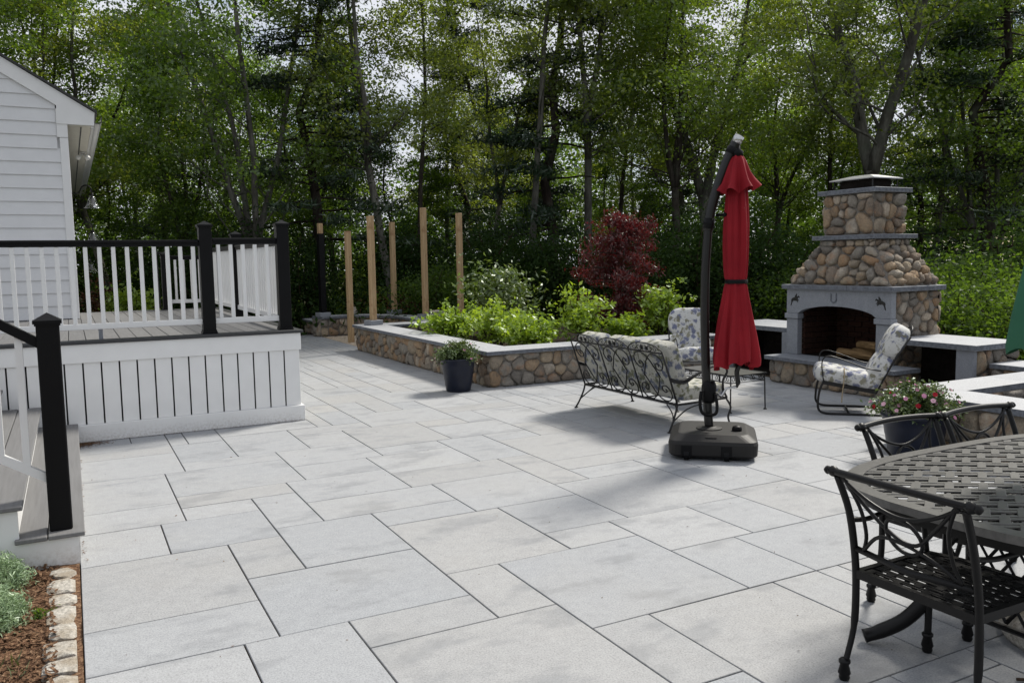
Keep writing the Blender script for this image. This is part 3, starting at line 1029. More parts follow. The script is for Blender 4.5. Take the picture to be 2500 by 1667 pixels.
def build_counters():
    rnd = random.Random(4)
    # left counter
    t = thing('stone_counter', 'low bluestone counter with dark storage niche left of the fireplace', 'counter', (8.4, 3.7, 0))
    part('end_panel', MB().box(7.90, 7.96, 3.036, 3.19, 0, .598, .003), M['granite'], t)
    part('end_panel', MB().box(7.98, 8.04, 4.20, 4.44, 0, .598, .003), M['granite'], t)
    part('back_wall', MB().box(8.62, 8.82, 3.04, 4.42, -.05, .598), M['mortar'], t)
    part('side_wall', MB().box(8.05, 8.62, 4.25, 4.43, -.05, .598), M['mortar'], t)
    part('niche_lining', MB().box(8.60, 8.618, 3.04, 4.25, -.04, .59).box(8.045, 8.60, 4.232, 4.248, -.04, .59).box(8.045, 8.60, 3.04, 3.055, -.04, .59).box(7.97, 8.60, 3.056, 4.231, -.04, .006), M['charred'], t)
    copings(t, 7.93, 8.86, 3.04, 4.44, .60, .66, 'y', 2)
    # right counter
    t = thing('stone_counter', 'bluestone counter with dark storage niche between fireplace and planter', 'counter', (8.2, .9, 0))
    part('end_panel', MB().box(7.80, 7.86, .445, .64, 0, .598, .003), M['granite'], t)
    part('back_wall', MB().box(8.38, 8.58, .47, 1.455, -.05, .598), M['mortar'], t)
    part('side_wall', MB().box(7.865, 8.58, .47, .62, -.05, .598), M['mortar'], t)
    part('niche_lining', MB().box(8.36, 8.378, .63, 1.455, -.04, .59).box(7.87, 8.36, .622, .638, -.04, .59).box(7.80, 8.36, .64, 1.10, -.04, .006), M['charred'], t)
    face(t, (7.86, .468), (8.58, .468), 0, .598, .17, 131)
    copings(t, 7.76, 8.62, .40, 1.425, .60, .66, 'y', 1)
build_counters()

def build_logs():
    for i, (x, y, z, a, L, r, lab) in enumerate(((8.05, 2.12, .395, R(100), .46, .055, 'split log lying at the bottom of the firebox'),
                                       (8.19, 2.05, .400, R(84), .44, .06, 'bark-backed split log behind the lowest one in the firebox'),
                                       (8.12, 1.98, .505, R(64), .50, .055, 'pale split log resting across the top of the firewood'))):
        mb = MB()
        n = 8
        prof = [(math.cos(2*PI*k/n)*r*(1.15 if k in (0, 1, 7) else .85), math.sin(2*PI*k/n)*r) for k in range(n)]
        prof[2] = (prof[2][0]*.3, r*.95)
        vs = [(s*L/2, py, pz) for s in (-1, 1) for py, pz in prof]
        fs = [tuple(range(n-1, -1, -1)), tuple(range(n, 2*n))] + [(k, (k+1) % n, n+(k+1) % n, n+k) for k in range(n)]
        mb.add(vs, fs)
        o = link('firewood_log', mb.mesh('firewood_log'), M['log'])
        o.location = (x, y, z); o.rotation_euler = (.15*i, .05*(i-1), a)
        tag(o, lab, 'log', 'firewood in the fireplace')
build_logs()
# ------------------------------------------------------------------ deck, stairs and railing
DZ = .935
def post_cap(mb, cx, cy, z, w=.066):
    # moulded collar and pyramid top
    mb.box(cx-w*.92, cx+w*.92, cy-w*.92, cy+w*.92, z-.045, z-.022)
    mb.box(cx-w*1.06, cx+w*1.06, cy-w*1.06, cy+w*1.06, z-.022, z-.010)
    mb.box(cx-w*1.18, cx+w*1.18, cy-w*1.18, cy+w*1.18, z-.010, z+.008)
    a = w*1.12
    mb.add([(cx-a, cy-a, z+.008), (cx+a, cy-a, z+.008), (cx+a, cy+a, z+.008), (cx-a, cy+a, z+.008), (cx, cy, z+.048)], [(0, 1, 4), (1, 2, 4), (2, 3, 4), (3, 0, 4)])
def newel(t, x, y, z0, z1, w=.06, skirt=True):
    p = part('post', MB().box(x-w, x+w, y-w, y+w, z0, z1-.03, .006), M['black'], t)
    c = MB(); post_cap(c, x, y, z1-.02, w*1.05)
    part('post_cap', c, M['black'], p)
    if skirt:
        part('post_skirt', MB().box(x-w*1.18, x+w*1.18, y-w*1.18, y+w*1.18, z0, z0+.018, .003).box(x-w*1.09, x+w*1.09, y-w*1.09, y+w*1.09, z0+.018, z0+.034), M['black'], p)
def rail_run(t, a, b, z_top, z_bot, pitch=.1175, w=.018, phase=None):
    """black top rail, white balusters, white bottom rail between plan points (axis aligned)"""
    ax = 'x' if abs(b[0]-a[0]) > abs(b[1]-a[1]) else 'y'
    lo, hi = (min(a[0], b[0]), max(a[0], b[0])) if ax == 'x' else (min(a[1], b[1]), max(a[1], b[1]))
    q = a[1] if ax == 'x' else a[0]
    def bx(l, h, hw, z0, z1, bev=0):
        return MB().box(l, h, q-hw, q+hw, z0, z1, bev) if ax == 'x' else MB().box(q-hw, q+hw, l, h, z0, z1, bev)
    top = part('top_rail', bx(lo, hi, .035, z_top-.034, z_top, .007), M['black'], t)
    part('rail_web', bx(lo, hi, .022, z_top-.062, z_top-.0345), M['black'], top)
    part('bottom_rail', bx(lo, hi, .022, z_bot-.055, z_bot, .004), M['white'], t)
    n = max(1, int((hi-lo)/pitch))
    s = lo + ((hi-lo) - (n-1)*pitch)/2 if phase is None else phase
    me = None
    while s < hi - .02:
        if s > lo + .02:
            part('baluster', (MB().box(s-w, s+w, q-w, q+w, z_bot+.0005, z_top-.0625, .003) if ax == 'x' else MB().box(q-w, q+w, s-w, s+w, z_bot+.0005, z_top-.0625, .003)), M['white'], t)
        s += pitch
def build_deck():
    t = thing('house_deck', 'raised grey composite deck with white skirting boards and black capped railing posts', 'deck', (0, 6, 0))
    x0, x1, y0, y1 = -4.2, 1.62, 3.66, 9.05
    # boards run away from the patio
    x = x1 - .055
    rnd = random.Random(3)
    while x > x0:
        xa = x - .139
        yb = 7.38 if x < -.33 else y1
        part('deck_board', MB().box(xa, x, y0+.12, yb, DZ-.025, DZ + rnd.uniform(-.001, .001), .003), M['deckboard'], t)
        x -= .1445
    part('edge_board', MB().box(x0, x1+.055, y0-.045, y0+.116, DZ-.026, DZ+.003, .004), M['trimdark'], t)
    part('edge_board', MB().box(x1-.05, x1+.055, y0+.119, y1, DZ-.026, DZ+.003, .004), M['trimdark'], t)
    part('fascia_board', MB().box(x0, x1+.030, y0-.022, y0+.02, .735, DZ-.027, .003), M['white'], t)
    part('fascia_board', MB().box(x1-.012, x1+.030, y0+.0205, y1, .735, DZ-.027, .003), M['white'], t)
    part('base_board', MB().box(-.44, x1+.045, y0-.035, y0+.02, .002, .160, .004), M['white'], t)
    part('base_board', MB().box(x1-.012, x1+.045, y0+.0205, y1, .002, .160, .004), M['white'], t)
    # skirting boards with open gaps
    s = 1.479
    part('skirt_board', MB().box(s+.007, x1+.012, y0-.004, y0+.014, .1605, .7345, .002), M['white'], t)
    while s > -4.0:
        part('skirt_board', MB().box(s-.1525+.007, s-.007, y0-.004, y0+.014, .1605 if s > -.4 else .02, .7345, .002), M['white'], t)
        s -= .1525
    s = y0+.03
    while s < y1-.1:
        part('skirt_board', MB().box(x1-.008, x1+.010, s, s+.138, .1605, .7345, .002), M['white'], t)
        s += .1525
    part('joist_frame', MB().box(x0, x1-.06, y0+.30, y0+.34, .1, DZ-.03).box(x0, x1-.3, y0+.34, y1-.1, DZ-.2, DZ-.03).box(x1-.34, x1-.30, y0+.34, y1-.1, .1, DZ-.2), M['trimdark'], t)
    # railing
    RT_, RB = 1.862, 1.085
    newel(t, .785, 3.78, DZ+.003, 2.015)
    newel(t, 1.53, 3.78, DZ+.003, 2.03)
    newel(t, 1.53, 6.45, DZ, 2.015)
    newel(t, 1.53, 8.93, DZ, 2.015)
    newel(t, .90, 8.93, DZ, 1.80)
    rail_run(t, (-3.4, 3.78), (.725, 3.78), RT_-.004, RB, phase=-3.382+.0575)
    rail_run(t, (.845, 3.78), (1.47, 3.78), RT_+.012, RB, phase=.905)
    rail_run(t, (1.53, 3.84), (1.53, 6.39), RT_, RB)
    rail_run(t, (1.53, 6.51), (1.53, 8.87), RT_, RB)
    rail_run(t, (.96, 8.93), (1.47, 8.93), RT_-.1, RB)
    part('rail_foot', MB().box(-.20, -.165, 3.765, 3.795, DZ, 1.03), M['granite'], t)
    # handrail loop at the back steps
    part('grab_rail', MB().tube(smooth_path([(.83, 8.9, DZ), (.80, 8.9, 1.0), (.79, 8.9, 1.5), (.79, 8.9, 1.78), (.87, 8.9, 1.80)], 4), .010, 6), M['iron'], t)

    # stairs
    st = thing('deck_stairs', 'white and grey stairs descending from the deck beside the mulch bed', 'stairs', (-1.0, 1.9, 0))
    ys, ye = .10, 3.655
    rise, run = .182, .285
    xr = -.452
    for k in range(5):
        z = rise*(k+1)
        xa = xr - run*k
        if z > DZ: z = DZ-.004
        # two boards per tread
        for s0, s1 in ((-.146, .03), (-.302, -.151)):
            if k == 4: break
            part('tread_board', MB().box(xa+s0, xa+s1, ys-.028, ye-.03, z-.025, z, .004), M['deckboard'], st)
        part('riser', MB().box(xa-.018, xa-.002, ys+.022, ye-.005, z-rise+.001 if k else .003, z-.026), M['white'], st)
    poly = [(xr, 0), (xr, rise-.026)]
    for k in range(1, 5):
        poly += [(xr-run*k+.004, rise*k-.026), (xr-run*k+.004, rise*(k+1)-.026)]
    poly += [(xr-run*5-.2, rise*5-.026), (xr-run*5-.2, -.06), (xr, -.06)]
    bm = bmesh.new()
    vs = [bm.verts.new((x, ys, z)) for x, z in poly[1:]]
    f = bm.faces.new(vs)
    e = bmesh.ops.extrude_face_region(bm, geom=[f])
    bmesh.ops.translate(bm, verts=[g for g in e['geom'] if isinstance(g, bmesh.types.BMVert)], vec=(0, .02, 0))
    bmesh.ops.triangulate(bm, faces=bm.faces); bmesh.ops.recalc_face_normals(bm, faces=bm.faces)
    bm.verts.index_update()
    mb = MB(); mb.add([v.co[:] for v in bm.verts], [[v.index for v in f.verts] for f in bm.faces]); bm.free()
    part('stringer', mb, M['white'], st)
    # newel and sloped rail
    nx, ny = -.535, .205
    newel(st, nx, ny, rise, 1.345, .056, False)
    sl = rise/run
    def sloped(name, z_at, hw, hh, mt, xa=nx-.057, xb=-2.0):
        m_ = MB()
        za, zb = z_at + 0, z_at + (xa-xb)*sl
        vs = [(x, ny+sy*hw, z+sz*hh) for x, z in ((xa, za), (xb, zb)) for sy in (-1, 1) for sz in (-1, 1)]
        m_.add(vs, [(0, 1, 3, 2), (4, 6, 7, 5), (0, 2, 6, 4), (1, 5, 7, 3), (0, 4, 5, 1), (2, 3, 7, 6)])
        return part(name, m_, mt, st)
    sloped('hand_rail', 1.215, .034, .028, M['black'])
    sloped('bottom_rail', .475, .02, .026, M['white'])
    x = nx-.057-.085
    while x > -1.95:
        dz = (nx-.057-x)*sl
        w = .018
        m_ = MB()
        vs = []
        for X in (x-w, x+w):
            d2 = (nx-.057-X)*sl
            for Y in (ny-w, ny+w):
                vs += [(X, Y, .475+.026+d2), (X, Y, 1.215-.028+d2)]
        m_.add(vs, [(0, 1, 3, 2), (4, 6, 7, 5), (0, 4, 5, 1), (2, 3, 7, 6), (0, 2, 6, 4), (1, 5, 7, 3)])
        part('baluster', m_, M['white'], st)
        x -= .118
build_deck()

# ------------------------------------------------------------------ house
def build_house():
    t = thing('clapboard_house', 'white clapboard house with gable end and eave overhang beside the deck', 'house', (-2.0, 12, 0))
    xw, yw = -.33, 7.42
    ze = 3.43
    slope_ = .613
    yb = 20.5
    xl = -5.0
    part('wall_sheathing', MB().prism([(xl, yw+.02), (xw-.02, yw+.02), (xw-.02, yb), (xl, yb)], -.1, ze-.02), M['siding'], t)
    gp = MB()
    zr = ze + (xw - (-3.6))*slope_
    gp.add([(xl, yw+.02, ze-.02), (xw-.02, yw+.02, ze-.02), (-3.6, yw+.02, zr), (xl, yw+.02, zr-.3), (xl, yw+.3, ze-.02), (xw-.02, yw+.3, ze-.02), (-3.6, yw+.3, zr), (xl, yw+.3, zr-.3)],
           [(0, 1, 2, 3), (7, 6, 5, 4), (1, 5, 6, 2), (2, 6, 7, 3), (0, 4, 5, 1)])
    part('gable_sheathing', gp, M['siding'], t)
    # clapboards on the gable end
    z = DZ + .012
    ex = .167
    while z < 5.2:
        zt = z + ex + .012
        zm = z + ex
        xr = xw - .085
        if zm > 3.27: xr = xw - .115
        if zm > 3.40: xr = min(xr, .005 - (z - 3.415)/slope_)
        if xr > xl + .1:
            mb = MB()
            vs = [(xl, yw-.020, z), (xr, yw-.020, z), (xr, yw-.004, zt), (xl, yw-.004, zt), (xl, yw+.018, z), (xr, yw+.018, z), (xr, yw+.018, zt), (xl, yw+.018, zt)]
            mb.add(vs, [(0, 1, 2, 3), (1, 5, 6, 2), (4, 0, 3, 7), (0, 4, 5, 1), (3, 2, 6, 7)])
            part('clapboard', mb, M['siding'], t)
        z += ex
    # clapboards on the long side wall
    z = DZ + .012
    while z < ze - .2:
        zt = z + ex + .012
        mb = MB()
        mb.add([(xw+.000, yw+.1, z), (xw+.000, yb, z), (xw-.014, yb, zt), (xw-.014, yw+.1, zt), (xw-.019, yw+.1, z), (xw-.019, yb, z)], [(0, 1, 2, 3), (0, 4, 5, 1)])
        part('clapboard', mb, M['siding'], t)
        z += ex
    part('corner_board', MB().box(xw-.085, xw+.012, yw-.030, yw+.0, DZ+.004, 3.262, .003), M['white'], t)
    part('corner_board', MB().box(xw-.01, xw+.012, yw+.0005, yw+.11, DZ+.004, 3.262, .003), M['white'], t)
    part('frieze_block', MB().box(xw-.113, xw+.012, yw-.036, yw+.02, 3.265, 3.62), M['white'], t)
    # rake board along the gable slope, with eave return
    xe = .005
    def zr_(x): return 3.60 + (xe - x)*slope_*1.0
    mb = MB()
    pl = [(xe-.015, 3.432), (xe, 3.595), (xl, zr_(xl)), (xl, zr_(xl)-.20), (xw-.10, zr_(xw-.10)-.205), (xw-.11, 3.50), (xw-.11, 3.432)]
    bm = bmesh.new()
    vv = [bm.verts.new((x, yw-.045, z_)) for x, z_ in pl]
    f0 = bm.faces.new(vv)
    e = bmesh.ops.extrude_face_region(bm, geom=[f0])
    bmesh.ops.translate(bm, verts=[g for g in e['geom'] if isinstance(g, bmesh.types.BMVert)], vec=(0, .06, 0))
    bmesh.ops.triangulate(bm, faces=bm.faces); bmesh.ops.recalc_face_normals(bm, faces=bm.faces)
    bm.verts.index_update()
    mb.add([v.co[:] for v in bm.verts], [[v.index for v in f.verts] for f in bm.faces]); bm.free()
    part('rake_board', mb, M['white'], t)
    # shingle roof above it
    rm = MB()
    a, b = (xe+.03, zr_(xe+.03)+.005), (-3.6, zr_(-3.6)+.005)
    rm.add([(a[0], yw-.075, a[1]), (b[0], yw-.075, b[1]), (b[0], yb+.2, b[1]), (a[0], yb+.2, a[1]), (a[0], yw-.075, a[1]+.03), (b[0], yw-.075, b[1]+.03), (b[0], yb+.2, b[1]+.03), (a[0], yb+.2, a[1]+.03)],
           [(0, 1, 2, 3), (7, 6, 5, 4), (0, 4, 5, 1), (3, 2, 6, 7), (0, 3, 7, 4)])
    part('roof', rm, M['roofing'], t)
    # soffit, fascia and gutter of the long eave
    sf = part('soffit', MB().box(xw-.02, -.045, yw+.016, yb, 3.425, 3.445), M['soffit'], t)
    part('soffit_vent', MB().box(-.168, -.152, yw+.1, yb-.1, 3.421, 3.4245), M['trimdark'], sf)
    part('eave_fascia', MB().box(-.044, -.015, yw+.016, yb, 3.40, 3.575), M['white'], t)
    g = MB()
    pr = [(-.012, 3.56), (-.012, 3.47), (.055, 3.455), (.085, 3.49), (.092, 3.56), (.084, 3.56), (.075, 3.50), (.05, 3.468), (-.004, 3.48), (-.004, 3.56)]
    n = len(pr)
    vs = [(x, y, z_) for y in (yw+.02, yb+.05) for x, z_ in pr]
    g.add(vs, [(i, (i+1) % n, n+(i+1) % n, n+i) for i in range(n)])
    part('gutter', g, M['white'], t)
    part('downspout', MB().tube([(.045, 20.2, 3.46), (.045, 20.2, 3.36), (-.20, 20.25, 3.10), (-.26, 20.26, 2.95), (-.26, 20.26, .5)], .045, 8), M['white'], t)
    # flood light under the soffit
    fl = thing('flood_light', 'twin white flood light fixed under the eave of the house', 'light', (-.10, 10.2, 3.42))
    lpart('mount_plate', MB().lathe([(.045, -.018), (.05, 0)], 14), M['white'], fl)
    for dx in (-.06, .05):
        a = lpart('lamp_head', MB().tube([(0, 0, -.018), (dx*.5, -.03, -.05), (dx, -.06, -.075)], [.014, .018, .03], 10).blob(.042, .042, .042, 1.0, (dx*1.2, -.085, -.09), 12, 8), M['bulb'], fl, True)
    # gooseneck barn lamps on the long wall
    def barn(y, z, lab):
        L = thing('gooseneck_lamp', lab, 'wall lamp', (xw+.002, y, z), 0)
        lpart('wall_plate', MB().tube([(0, 0, -.07), (.012, 0, -.03), (.016, 0, 0), (.012, 0, .03), (0, 0, .07)], [.018, .035, .042, .035, .018], 10), M['iron'], L, True)
        lpart('arm', MB().tube(smooth_path([(.01, 0, 0), (.10, 0, -.01), (.17, 0, .03), (.22, 0, .12), (.30, 0, .145), (.36, 0, .10), (.37, 0, .03), (.37, 0, -.01)], 4), .012, 7), M['iron'], L, True)
        lpart('socket', MB().lathe([(.014, .0), (.026, -.01), (.03, -.05), (.022, -.075)], 14, (.37, 0, 0)), M['iron'], L, True)
        lpart('glass_shade', MB().lathe([(.032, -.045), (.055, -.075), (.072, -.13), (.088, -.19), (.125, -.245), (.150, -.262), (.150, -.266), (.122, -.250), (.084, -.192), (.068, -.13), (.051, -.078), (.030, -.05)], 26, (.37, 0, 0), None, False), M['glass'], L, True)
        lpart('light_bulb', MB().lathe([(.012, -.075), (.02, -.10), (.036, -.15), (.038, -.175), (.028, -.20), (.008, -.212)], 14, (.37, 0, 0)), M['bulb'], L, True)
    barn(12.2, 2.93, 'glass bell gooseneck lamp high on the house wall under the eave')
    barn(13.2, 2.32, 'glass bell gooseneck lamp on the house wall below the downspout elbow')
    barn(16.5, 1.75, 'glass bell gooseneck lamp half hidden behind the deck balusters')
build_house()

# ------------------------------------------------------------------ pergola posts
def build_pergola():
    def cedar(x, y, z0, z1, lab, blk=True, w=.050, rz=.25, kind='cedar'):
        t = thing('pergola_post', lab, 'post', (x, y, 0), rz, 'unfinished pergola posts')
        zb = z0
        if blk:
            lpart('base_block', MB().box(-.13, .13, -.12, .12, z0, z0+.085, .006), M['granite'], t)
            zb = z0+.086
        if kind == 'cedar':
            lpart('post_shaft', MB().box(-w, w, -w, w, zb, z1, .005), M['cedar'], t)
        else:
            lpart('post_shaft', MB().box(-w*.8, w*.8, -w*.8, w*.8, z1-.26, z1, .005), M['cedar'], t)
            lpart('black_sleeve', MB().box(-w*1.06, w*1.06, -w*1.06, w*1.06, zb, z1-.22, .005), M['black'], t)
    cedar(4.50, 13.35, .442, 2.47, 'pergola post wrapped in black sleeve with bare wood top', True, .06, .2, 'black')
    cedar(4.57, 11.55, 0.0, 2.235, 'cedar pergola post standing directly on the tan cobbles', False)
    cedar(4.47, 9.80, .472, 2.44, 'cedar pergola post on dark block at the planter coping corner')
    cedar(6.10, 13.2, .442, 2.50, 'cedar pergola post on dark block where the seat wall bends')
    cedar(6.08, 11.25, .442, 2.70, 'tall cedar pergola post beside the loose rock on the curved wall')
    cedar(6.72, 10.9, .35, 2.58, 'darker cedar pergola post rising out of the planter shrubs', False)
    # tan cobbles under the pergola: too small to pick apart, one part of the floor
    rnd = random.Random(12)
    mb = MB()
    y = 9.98
    while y < 13.1:
        x = 4.43 if y > 10.2 else 4.45
        while x < 5.75:
            w, h = rnd.uniform(.10, .15), .095
            if not (x > 5.3 and y > 12.6):
                z = rnd.uniform(-.004, .006)
                mb.box(x, x+w-.01, y, y+h-.01, -.012, z+.002, .008)
            x += w
        y += .1
    root = link('cobble_floor', MB().box(4.43, 5.85, 9.9, 13.15, -.03, -.0085).mesh('cobble_floor'), M['joint'])
    tag(root, kind='structure')
    c = part('cobbles', mb, M['cobble'], root)
    tag(c, kind='stuff')
    # loose rocks left on the far wall
    for x, y, z, s, lab in ((5.18, 13.42, .442, (.12, .09, .19), 'rough split granite chunk standing on the curved wall'),
                            (6.16, 10.93, .442, (.22, .14, .10), 'flat grey slab stacked on the end of the curved wall'),
                            (6.20, 10.94, .545, (.15, .11, .075), 'small pale rock on top of the stacked slab')):
        m_ = MB(); pts = []
        for i in range(26):
            p = Vector((rnd.gauss(0, 1), rnd.gauss(0, 1), rnd.gauss(0, 1))).normalized()
            k = max(abs(p.x), abs(p.y), abs(p.z))**.75
            pts.append((p.x/k*s[0], p.y/k*s[1], (p.z/k)*s[2]*.5 + s[2]*.5))
        m_.hull(pts)
        o = link('loose_rock', m_.mesh('loose_rock'), M['sett'])
        zmin = min(v[2] for v in m_.v)
        o.location = (x, y, z - zmin)
        tag(o, lab, 'rock')
build_pergola()
# ------------------------------------------------------------------ red cantilever umbrella
def build_red_umbrella():
    ang = math.atan2(-.66, .75)        # faces the camera
    t = thing('cantilever_umbrella', 'closed red cantilever umbrella on a dark plastic weighted base', 'umbrella', (4.24, .345, 0), ang)
    # local x to the viewer's right, y away from the viewer
    def rrect(hx, hy, r, n=5):
        pts = []
        for cx, cy, a0 in ((hx-r, -hy+r, -90), (hx-r, hy-r, 0), (-hx+r, hy-r, 90), (-hx+r, -hy+r, 180)):
            for i in range(n+1):
                a = R(a0 + 90*i/n)
                pts.append((cx + r*math.cos(a), cy + r*math.sin(a)))
        return pts
    mb = MB()
    layers = [(.325, .335, .07, .025), (.345, .355, .075, .045), (.350, .360, .08, .13), (.340, .350, .08, .155), (.275, .285, .09, .200), (.26, .27, .1, .202)]
    n = None; vs = []
    for hx, hy, r_, z in layers:
        p = rrect(hx, hy, r_); n = len(p)
        vs += [(x, y, z) for x, y in p]
    fs = [tuple(range(n-1, -1, -1)), tuple((len(layers)-1)*n + k for k in range(n))]
    for l in range(len(layers)-1):
        fs += [(l*n+k, l*n+(k+1) % n, (l+1)*n+(k+1) % n, (l+1)*n+k) for k in range(n)]
    base = lpart('base_tank', mb.add(vs, fs), M['plastic'], t)
    for x in (-.205, .105):
        for y in (-.352, .30):
            if y < 0:
                lpart('wheel_recess', MB().box(x-.042, x+.042, y-.012, y+.01, .035, .125, .004), M['black'], base)
            lpart('wheel', MB().tube([(x-.02, y+.02, .045), (x+.02, y+.02, .045)], .045, 14), M['black'], base)
    lpart('filler_cap', MB().lathe([(.040, .200), (.040, .222), (.032, .238), (.012, .245)], 18, (.19, -.10, 0)), M['black'], base)
    lpart('pole_flange', MB().lathe([(.105, .201), (.105, .210), (.06, .218), (.05, .222)], 24, (-.03, -.04, 0)), M['plastic'], base)
    lpart('grip_slot', MB().box(-.06, .03, -.318, -.308, .175, .182), M['black'], base)
    # pole: straight leg then an arch towards the canopy
    px = -.03
    leg = [(px, -.04, .21), (px-.014, -.04, .38), (px-.030, -.04, .72), (px-.040, -.04, 1.07), (px-.040, -.04, 1.43), (px-.029, -.04, 1.68), (px-.014, -.04, 1.90)]
    lpart('pole', MB().tube(smooth_path(leg, 4), .036, 16), M['pole'], t, True)
    arch = smooth_path([(px-.020, -.04, 1.82), (px-.006, -.04, 1.95), (px+.020, -.04, 2.06), (px+.050, -.04, 2.155), (px+.092, -.04, 2.28), (px+.143, -.04, 2.41), (px+.195, -.04, 2.515)], 5)
    lpart('arch_arm', MB().tube(arch, .041, 16), M['pole'], t, True)
    lpart('arm_collar', MB().tube([(px-.018, -.04, 1.84), (px-.009, -.04, 1.92)], .0455, 16), M['black'], t, True)
    lpart('arm_collar', MB().tube([(px+.150, -.04, 2.425), (px+.174, -.04, 2.473)], .0455, 16), M['black'], t, True)
    lpart('arm_tip', MB().tube([(px+.192, -.04, 2.509), (px+.222, -.04, 2.562)], [.0415, .040], 14), M['steel'], t, True)
    lpart('knob', MB().tube([(px+.04, -.04, 1.945), (px+.10, -.04, 1.945), (px+.105, -.04, 1.945), (px+.13, -.04, 1.945)], [.012, .012, .024, .022], 10), M['black'], t, True)
    # crank housing with loop handle
    lpart('crank_housing', MB().tube([(px-.004, -.045, .42), (px-.004, -.045, .44), (px-.004, -.045, .56), (px-.004, -.045, .60)], [.045, .062, .060, .045], 12), M['black'], t, True)
    lp = [(px-.065, -.10, .52), (px-.075, -.11, .42), (px-.055, -.115, .345), (px, -.115, .325), (px+.055, -.11, .345), (px+.06, -.10, .42), (px+.045, -.09, .50)]
    lpart('loop_handle', MB().tube(smooth_path(lp, 4), .013, 8), M['black'], t, True)
    lpart('crank', MB().tube([(px+.05, -.06, .50), (px+.10, -.075, .48), (px+.135, -.08, .545), (px+.22, -.08, .56)], .011, 8), M['steel'], t, True)
    lpart('crank', MB().tube(smooth_path([(px+.215, -.08, .555), (px+.225, -.08, .60), (px+.215, -.08, .68), (px+.235, -.08, .74)], 4), [.012]*3 + [.02]*9 + [.016], 9), M['pole'], t, True)
    # canopy
    cx, cy = px+.205, -.045
    lpart('hub', MB().lathe([(.018, 2.53), (.022, 2.46), (.045, 2.44), (.045, 2.40)], 14, (cx, cy, 0)), M['black'], t, True)
    rnd = random.Random(2)
    ph = [rnd.uniform(0, 6.28) for _ in range(6)]
    prof = [(.040, 2.38), (.062, 2.30), (.076, 2.15), (.085, 2.00), (.092, 1.86), (.092, 1.70), (.087, 1.55), (.079, 1.45), (.075, 1.41), (.081, 1.36), (.096, 1.25), (.119, 1.10), (.140, .96), (.155, .85), (.162, .78), (.160, .735)]
    def fold(r_, z, a, i):
        up = max(0.0, (1.41-z)/.65)
        k = (.115 + .07*up) * (math.cos(8*a + 1.1 + .6*math.sin(3*z)) + .5*math.cos(5*a + ph[0] + 2.2*z) + .38*math.cos(13*a + ph[1] - 1.9*z) + .22*math.cos(21*a + ph[2] + 3.1*z))
        if abs(z-1.41) < .03: k *= .55
        rr = r_*(1 + k)
        zz = z
        if i >= len(prof)-2: zz = z + .018*math.cos(8*a + 1.1) + .03*math.cos(2*a+2.4)
        return rr, zz
    can = lpart('canopy', MB().lathe(prof, 96, (cx, cy, 0), fold, False), M['red'], t, True)
    vp = [(.030, 2.425), (.060, 2.37), (.088, 2.28), (.115, 2.19), (.150, 2.135)]
    def fold2(r_, z, a, i):
        k = (.05 + .055*i)*(math.cos(7*a + .6) + .5*math.cos(4*a + 2))
        return r_*(1+k), z + (.022*math.cos(7*a+.6) - .02*math.cos(a+2.5) if i >= 3 else 0)
    lpart('vent_flap', MB().lathe(vp, 72, (cx, cy, 0), fold2, False), M['red'], can, True)
    lpart('tie_strap', MB().lathe([(.088, 1.393), (.091, 1.40), (.091, 1.42), (.088, 1.427)], 40, (cx, cy, 0), None, False), M['black'], can, True)
    lpart('rib', MB().tube([(cx, cy, 2.40), (cx, cy, .72)], .014, 8), M['pole'], t)
build_red_umbrella()

